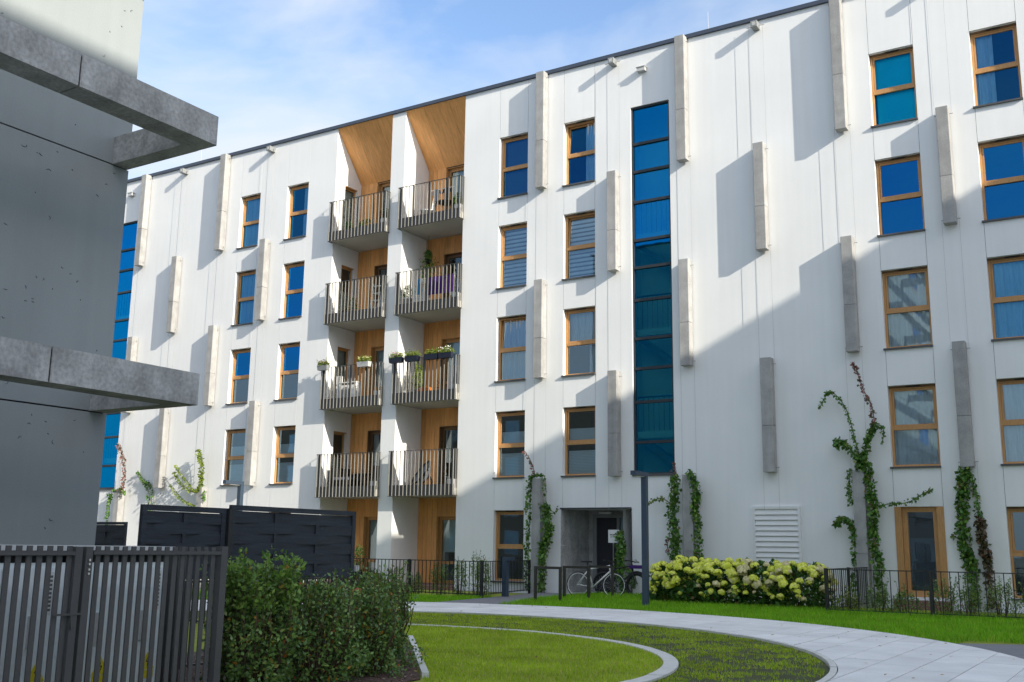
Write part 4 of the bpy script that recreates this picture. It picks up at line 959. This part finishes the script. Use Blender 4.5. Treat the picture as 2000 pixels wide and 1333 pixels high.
def bicycle(label, x, y, rz, frame, fat, extras):
    t = thing('bicycle', label, 'bicycle', (x, y, 0), rz); t.rotation_euler = (R(-4), 0, rz); r = .335-fat; H = r+fat
    wheel(t, -.52, r, 'rubber', fat=fat, rimm='white' if frame == 'white' else 'black'); wheel(t, .52, r, 'rubber', fat=fat, rimm='white' if frame == 'white' else 'black')
    bb = Vector((-.09,0,H-.06)); seat = Vector((-.24,0,.80)); head = Vector((.37,0,.86)); headb = Vector((.40,0,.70)); rear = Vector((-.52,0,H)); fr = Vector((.52,0,H))
    m = MB().tube([bb, seat], .017, 8).tube([headb, bb], .021, 8).tube([head, headb], .021, 8).tube([Vector((-.225,0,.745)), head-Vector((0,0,.02))], .017, 8)
    for s in (-1, 1): m.tube([bb+Vector((0,.03*s,0)), rear+Vector((0,.06*s,0))], .010, 6).tube([Vector((-.225,.01*s,.74)), rear+Vector((0,.06*s,0))], .009, 6)
    m.build('frame', frame, t, True)
    m = MB()
    for s in (-1, 1): m.tube([headb+Vector((0,.045*s,-.01)), fr+Vector((-.01,.055*s,0))], .012, 6)
    m.build('fork', 'metal_grey' if frame == 'white' else 'black', t, True)
    MB().tube([seat, seat+Vector((-.03,0,.12))], .013, 8).build('seat_post','black',t)
    sd_ = MB(); P = [(-.42,.075),(-.36,.08),(-.26,.035),(-.13,.015),(-.13,-.015),(-.26,-.035),(-.36,-.08),(-.42,-.075)]; sd_.prism(P, .92, .955).build('saddle','black',t)
    m = MB().tube([head, head+Vector((-.02,0,.09)), head+Vector((.06,0,.10))], .014, 8).tube([head+Vector((.0,-.29,.10)), head+Vector((.06,-.1,.10)), head+Vector((.06,.1,.10)), head+Vector((.0,.29,.10))], .012, 8)
    m.build('handlebar','black',t)
    m = MB()
    for s in (-1,1): m.tube([head+Vector((.0,.29*s,.10)), head+Vector((-.03,.40*s,.10))], .017, 8)
    m.build('grip','black',t)
    ring = [(bb.x+.09*math.cos(a), -.05, bb.z+.09*math.sin(a)) for a in np.linspace(0,2*math.pi,25)[:-1]]
    m = MB().tube(ring, .006, 5, True).bar(bb+Vector((0,-.06,0)), bb+Vector((.11,-.06,-.12)), .018).bar(bb+Vector((0,.06,0)), bb+Vector((-.11,.06,.12)), .018).box(bb.x+.06,bb.x+.16,-.15,-.065,bb.z-.135,bb.z-.11).box(bb.x-.16,bb.x-.06,.065,.15,bb.z+.11,bb.z+.135)
    m.bar(bb+Vector((0,-.05,.09)), rear+Vector((0,-.05,.035)), .006).bar(bb+Vector((0,-.05,-.09)), rear+Vector((0,-.05,-.035)), .006)
    m.build('crankset','metal_grey',t)
    if extras:
        m = MB(); arcp = [(fr.x+(r+.05)*math.cos(a), 0, H+(r+.05)*math.sin(a)) for a in np.linspace(R(10), R(150), 14)]
        m.tube(arcp, .028, 6); m.build('mudguard','black',t)
        MB().prism([(.30,-.05),(.72,-.05),(.74,.05),(.30,.05)], .77, .86).build('frame_bag','purple',t)
        l = MB().lathe([(.03,0),(.05,.03),(.05,.08),(.02,.1)], (.46,0,.92), 12).build('head_light','chrome',t)
    return t
bicycle('white-framed bicycle parked against the rack hoops', -13.02, -1.55, R(4), 'white', .014, False)
bicycle('black bicycle with fat tyres behind the white one', -12.72, -.72, R(-4), 'black', .035, True)

# =================================================================== THINGS ON BALCONIES
def pot_plant(label, x, y, z, r, h, ph, pot='white', leaf='leaf_fresh', seed=0, n=500, size=.05, cat='plant'):
    t = thing('potted_plant', label, cat, (x, y, z)); MB().lathe([(r*.75,0),(r,h*.9),(r*1.06,h*.9),(r*1.06,h),(r*.9,h),(r*.88,h-.03)], n=14).build('pot', pot, t, True)
    P, out = bush_points(n, (0,0), r*1.25, r*1.25, ph, .3, .15, seed); P[:,2] += h; put('foliage', raw_mesh('foliage', leaves(P, size, 1.8, .2, np.random.default_rng(seed), out*.5), 4, leaf), t)
    MB().tube([(0,0,h-.03),(0,0,h+ph*.6)], [.012,.006], 6).build('stem','stem',t)
    return t
def planter(label, x, y, z, w, pot, leaf, seed, flowers=None):
    t = thing('railing_planter', label, 'planter', (x, y, z))
    m = MB(); a, b, hh = .075, .095, .17; i = [(-w/2+.02,-a),(w/2-.02,-a),(w/2-.02,a),(-w/2+.02,a)]; o = [(-w/2,-b),(w/2,-b),(w/2,b),(-w/2,b)]
    m.v = [(*p,0) for p in i]+[(*p,hh) for p in o]; m.f = [(3,2,1,0),(4,5,6,7),(0,1,5,4),(1,2,6,5),(2,3,7,6),(3,0,4,7)]; m.build('box', pot, t)
    rg = np.random.default_rng(seed); n = 420; P = np.stack([rg.uniform(-w/2,w/2,n), rg.uniform(-.1,.1,n), hh+np.abs(rg.normal(0,.075,n))],1)
    put('foliage', raw_mesh('foliage', leaves(P, .055, 1.7, .4, rg), 4, leaf), t)
    if flowers:
        n = 60; P = np.stack([rg.uniform(-w/2,w/2,n), rg.uniform(-.12,.06,n), hh+rg.uniform(.04,.2,n)],1); put('blossoms', raw_mesh('blossoms', leaves(P, .04, 1.1, .2, rg), 4, flowers), t)
    MB().bar((-w*.3,.09,hh-.01),(-w*.3,.09,-.05),.012).bar((w*.3,.09,hh-.01),(w*.3,.09,-.05),.012).build('bracket','black',t)
    return t
F4, F3, F2, F1 = FLO
for k, (x, lb, fl_) in enumerate(((-20.98,'leftmost dark planter with small pink flowers on the second-floor right balcony rail','pink'),(-20.33,'dark railing planter second from left above the orange pouf',None),(-19.53,'dark railing planter third from left with light green leaves',None),(-18.98,'rightmost dark railing planter with a white bloom','white'))):
    planter(lb, x, -.33, F2+1.10, .52, 'navy', 'leaf_lime', 100+k, fl_)
planter('grey planter with red and green leaves on the left corner of a balcony rail', -24.15, -.33, F2+1.10, .45, 'metal_grey', 'leaf_lime', 110, 'leaf_red')
planter('pale grey planter box with cream flowers on the left second-floor rail', -22.35, -.33, F2+1.08, .5, 'lightgrey', 'leaf_lime', 111, 'flower_pale')
t = thing('air_conditioner', 'white air conditioning unit standing on the left second-floor balcony', 'air conditioner', (-23.5,.35,F2))
MB().box(-.38,.38,-.14,.14,.06,.62).build('case','white',t); MB().lathe([(.22,0),(.22,.012)],(0,0,0),20).build('fan_grille','metal_grey',t).rotation_euler = (R(90),0,0)
t.children[1].location = (-.08,-.141,.34); MB().box(-.3,-.24,-.12,.12,0,.06).build('foot','black',t); MB().box(.24,.3,-.12,.12,0,.06).build('foot','black',t); MB().box(-.40,.40,-.16,.16,.70,.73).build('cover_board','white',t)
MB().box(-.38,-.35,-.14,.14,.62,.70).build('board_leg','white',t); MB().box(.35,.38,-.14,.14,.62,.70).build('board_leg','white',t)
def shelf(label, x, y, z, w, h, mat, nsh, rz=0, name='ladder_shelf', cat='shelf'):
    t = thing(name, label, cat, (x, y, z), rz)
    for s in (-1,1): MB().bar((s*w/2,-.12,0),(s*w/2,.08,h),.03).build('side_rail',mat,t); MB().bar((s*w/2,.12,0),(s*w/2,.10,h*.98),.025).build('rear_leg',mat,t)
    for k in range(nsh): MB().box(-w/2,w/2,-.14+.03*k,.12,h*(k+.5)/nsh,h*(k+.5)/nsh+.02).build('shelf_board',mat,t)
    return t
shelf('pale ladder shelf standing on the left third-floor balcony', -22.95,.9,F3,.42,1.35,'paper',5)
shelf('dark wire rack at the right end of the left second-floor balcony', -21.98,.6,F2,.35,1.45,'black',4,R(20))
shelf('white slim rack at the right end of the left third-floor balcony', -21.95,.3,F3,.3,1.0,'white',3,R(15))
def chair(label, x, y, z, mat, rz=0, legm='black'):
    t = thing('balcony_chair', label, 'chair', (x, y, z), rz)
    MB().box(-.24,.24,-.24,.24,.42,.46).build('seat',mat,t)
    m = MB(); 
    for k in range(9):
        a = -1.0+2.0*k/8; m.v += [(.25*math.sin(a),.25*math.cos(a)*.9+.02,.46),(.27*math.sin(a),.27*math.cos(a)+.05,.86)]
    for k in range(8): m.f.append((2*k,2*k+2,2*k+3,2*k+1))
    m.build('backrest',mat,t)
    for sx in (-1,1):
        for sy in (-1,1): MB().bar((sx*.19,sy*.19,.42),(sx*.23,sy*.23,0),.022).build('leg',legm,t)
    return t
chair('white chair on the top right balcony', -20.45,.45,F4,'white',R(-60))
chair('dark chair on the top left balcony by the door', -22.3,.5,F4,'black',R(40))
chair('dark garden chair on the top right balcony near the door', -19.25,.55,F4,'black',R(30))
chair('black chair at the right end of the first-floor right balcony', -19.2,.6,F1,'black',R(50))
chair('black chair at the right end of the first-floor left balcony', -22.25,.55,F1,'black',R(30))
def table(label, x, y, z, mat, w=.6, h=.7):
    t = thing('balcony_table', label, 'table', (x, y, z)); MB().lathe([(w/2,0),(w/2,.025)],(0,0,h),20).build('table_top',mat,t)
    for k in range(3):
        a = k*2.09; MB().bar((.08*math.cos(a),.08*math.sin(a),h),(.24*math.cos(a),.24*math.sin(a),0),.02).build('leg',mat,t)
table('small round black table on the top right balcony', -19.85,.6,F4,'black'); table('low black table on the first-floor left balcony', -22.95,.6,F1,'black',.7,.55)
t = thing('garden_sofa', 'black rattan sofa on the first-floor left balcony', 'sofa', (-23.75,.7,F1))
MB().box(-.4,.4,-.45,.45,.05,.38).build('base','black',t); MB().box(-.4,-.26,-.45,.45,.38,.80).build('backrest','black',t); MB().box(-.25,.38,-.42,.42,.381,.47).build('cushion','blind_dark',t); MB().box(-.26,.4,.33,.45,.47,.62).build('armrest','black',t)
t = thing('papasan_chair', 'round black bowl chair on the first-floor right balcony', 'chair', (-20.2,.55,F1), R(-35))
m = MB(); nr, na_ = 6, 26
for i in range(nr+1):
    r_ = .45*i/nr
    for j in range(na_): a = 2*math.pi*j/na_; m.v.append((r_*math.cos(a), r_*math.sin(a), .28*(r_/.45)**2))
for i in range(nr):
    for j in range(na_): m.f.append((i*na_+j, i*na_+(j+1) % na_, (i+1)*na_+(j+1) % na_, (i+1)*na_+j))
o = m.build('bowl','blind_dark',t,True); o.location = (0,0,.38); o.rotation_euler = (R(55),0,0)
o = MB().tube([(.46*math.cos(a),.46*math.sin(a),.29) for a in np.linspace(0,6.283,29)[:-1]],.03,6,True).build('rim','black',t,True); o.location = (0,0,.38); o.rotation_euler = (R(55),0,0)
for k in range(4):
    a = k*1.57+.6; MB().bar((.1*math.cos(a),.1*math.sin(a),.42),(.32*math.cos(a),.32*math.sin(a),0),.02).build('leg','black',t)
t = thing('orange_pouf', 'bright orange knitted pouf on the second-floor right balcony', 'pouf', (-20.15,.25,F2))
m = MB(); nseg, prof = 24, [(.10,0),(.20,.03),(.25,.12),(.25,.2),(.2,.29),(.08,.33),(.02,.32)]
for r_, z in prof:
    for j in range(nseg): a = 2*math.pi*j/nseg; q = r_*(1+.05*math.cos(8*a)); m.v.append((q*math.cos(a), q*math.sin(a), z))
for i in range(len(prof)-1):
    for j in range(nseg): m.f.append((i*nseg+j, i*nseg+(j+1) % nseg, (i+1)*nseg+(j+1) % nseg, (i+1)*nseg+j))
m.build('cushion','orange',t,True); MB().lathe([(.03,0),(.035,.02),(.01,.035)],(0,0,.32),10).build('button','orange',t)
t = thing('canvas_picture', 'white framed canvas with dark print leaning on the second-floor right balcony door', 'picture', (-19.35,.75,F2)); MB().box(-.28,.28,-.012,.012,.25,1.05).build('canvas','paper',t)
m = MB(); m.v = [(-.1,-.0135,.4),(.08,-.0135,.36),(.13,-.0135,.6),(.02,-.0135,.85),(-.06,-.0135,.7)]; m.f = [(0,1,2,3,4)]; m.build('print','metal_grey',t); MB().bar((-.2,.2,0),(-.2,.012,.9),.02).bar((.2,.2,0),(.2,.012,.9),.02).build('easel_leg','black',t)
# drying racks and laundry
t = thing('drying_rack', 'white drying rack with a purple blanket and blue towel on the third-floor right balcony', 'drying rack', (-19.75,.25,F3))
MB().bar((-.55,-.2,.02),(-.55,.2,.95),.02).bar((-.55,.2,.02),(-.55,-.2,.95),.02).bar((.75,-.2,.02),(.75,.2,.95),.02).bar((.75,.2,.02),(.75,-.2,.95),.02).build('leg_frame','white',t)
MB().bar((-.75,-.2,.95),(.8,-.2,.95),.015).bar((-.75,.2,.95),(.8,.2,.95),.015).bar((-.75,0,.95),(.8,0,.95),.01).build('rail','white',t)
def cloth(x0, x1, y, zt, zb, amp, folds, n=30): return wavy(x0, x1, y, zb, zt, folds, amp, n)
b_ = thing('blanket', 'large dark purple blanket hung over the drying rack', 'blanket', (-19.75,.25,F3)); cloth(-.36,.78,-.225,.965,.36,.012,3).build('front_fold','purple',b_,True); MB().quad((-.36,-.225,.966),(.78,-.225,.966),(.78,.2,.966),(-.36,.2,.966)).build('top_fold','purple',b_)
b_ = thing('towel', 'bright blue towel hung at the left end of the drying rack', 'towel', (-19.75,.25,F3)); cloth(-.76,-.60,-.225,.966,.42,.008,1,14).build('front_fold','blue_cloth',b_,True); cloth(-.76,-.60,-.19,.966,.55,.008,1,14).build('rear_fold','blue_cloth',b_,True)
t = thing('wooden_crate', 'upright pale slatted crate on the third-floor right balcony', 'crate', (-20.45,.25,F3))
for k in range(5): MB().box(-.22,.22,-.15,-.13,.04+k*.135,.04+k*.135+.10).build('slat','paper',t); MB().box(-.22,.22,.13,.15,.04+k*.135,.04+k*.135+.10).build('slat','paper',t)
for sx in (-1,1):
    for sy in (-1,1): MB().box(sx*.2-.02,sx*.2+.02,sy*.12-.01,sy*.12+.01,0,.70).build('corner_post','paper',t)
pot_plant('round boxwood in a white pot on the third-floor right balcony', -20.93,.1,F3,.16,.36,.42,'white','leaf_vine',131,700,.04)
t = pot_plant('trailing plant hung from the ceiling of the third-floor right balcony', -20.75,.95,F3+1.75,.11,.16,.3,'black','leaf_vine',132,350,.06); 
rg = np.random.default_rng(5); P = np.stack([rg.normal(0,.13,500), rg.normal(0,.13,500), rg.uniform(-.55,.2,500)],1); put('trailing_leaves', raw_mesh('trailing_leaves', leaves(P,.07,1.7,-.4,rg),4,'leaf_vine'), t); MB().bar((0,0,.16),(0,0,1.02),.008).build('hanger','black',t)
pot_plant('tall yellow-green plant in a dark pot on the second-floor right balcony', -20.55,.35,F2,.15,.28,.85,'metal_grey','leaf_lime',133,900,.06)
pot_plant('slim pot with a pink flower on the second-floor right balcony', -19.95,.75,F2,.10,.3,.35,'metal_grey','leaf_red',134,120,.05)
for k, (x, lb) in enumerate(((-23.75,'dark potted plant leftmost on the top left balcony'),(-23.3,'dark potted plant second on the top left balcony'),(-22.9,'dark potted plant third on the top left balcony'),(-22.1,'tall dark potted plant at the right end of the top left balcony'))):
    pot_plant(lb, x, .2+.1*(k % 2), F4, .12, .2, .28+.3*(k == 3), 'black', 'leaf_hyd', 140+k, 260, .055)
pot_plant('bushy dark plant at the right end of the top right balcony', -18.98, .15, F4, .14, .25, .5, 'black', 'leaf_hyd', 150, 420, .06)
pot_plant('leafy pot plant by the side window on the left third-floor balcony', -23.85,.75,F3,.13,.25,.6,'black','leaf_hyd',151,350,.06)
pot_plant('slender potted plant on the ground-floor terrace of the left bay', -22.55,.1,.1,.15,.4,.75,'black','leaf_hyd',152,300,.07)
for k, (x, lb, mt) in enumerate(((-20.05,'dark shirt hung left on the top right balcony line','blind_dark'),(-19.62,'dark shirt hung right on the top right balcony line','navy'))):
    b_ = thing('shirt', lb, 'shirt', (x,.35,F4+.72)); m = MB(); m.v = [(-.09,0,0),(.09,0,0),(.10,0,.28),(.19,0,.22),(.16,0,.36),(.06,0,.42),(-.06,0,.42),(-.16,0,.36),(-.19,0,.22),(-.10,0,.28)]; m.f = [tuple(range(10))]
    m.v += [(x_, .02, z_) for x_, y_, z_ in m.v]; m.f += [tuple(range(19, 9, -1))] + [(i, (i+1) % 10, 10+(i+1) % 10, 10+i) for i in range(10)]; m.build('cloth', mt, b_)
t = thing('clothes_line', 'thin white clothes rail across the top right balcony', 'clothes rail', (-19.85,.37,F4)); MB().bar((-.6,0,1.13),(.6,0,1.13),.02).build('rail','white',t); MB().bar((-.6,0,0),(-.6,0,1.13),.02).build('leg','white',t); MB().bar((.6,0,0),(.6,0,1.13),.02).build('leg','white',t)
t = thing('towel', 'pale blue towel draped on the left second-floor balcony', 'towel', (-24.0,.25,F2)); cloth(-.16,.16,0,.95,.2,.02,2,16).build('cloth','lightgrey',t,True); MB().bar((-.2,.02,.95),(.2,.02,.95),.02).bar((-.2,.02,0),(-.2,.02,.95),.02).bar((.2,.02,0),(.2,.02,.95),.02).build('stand','white',t)
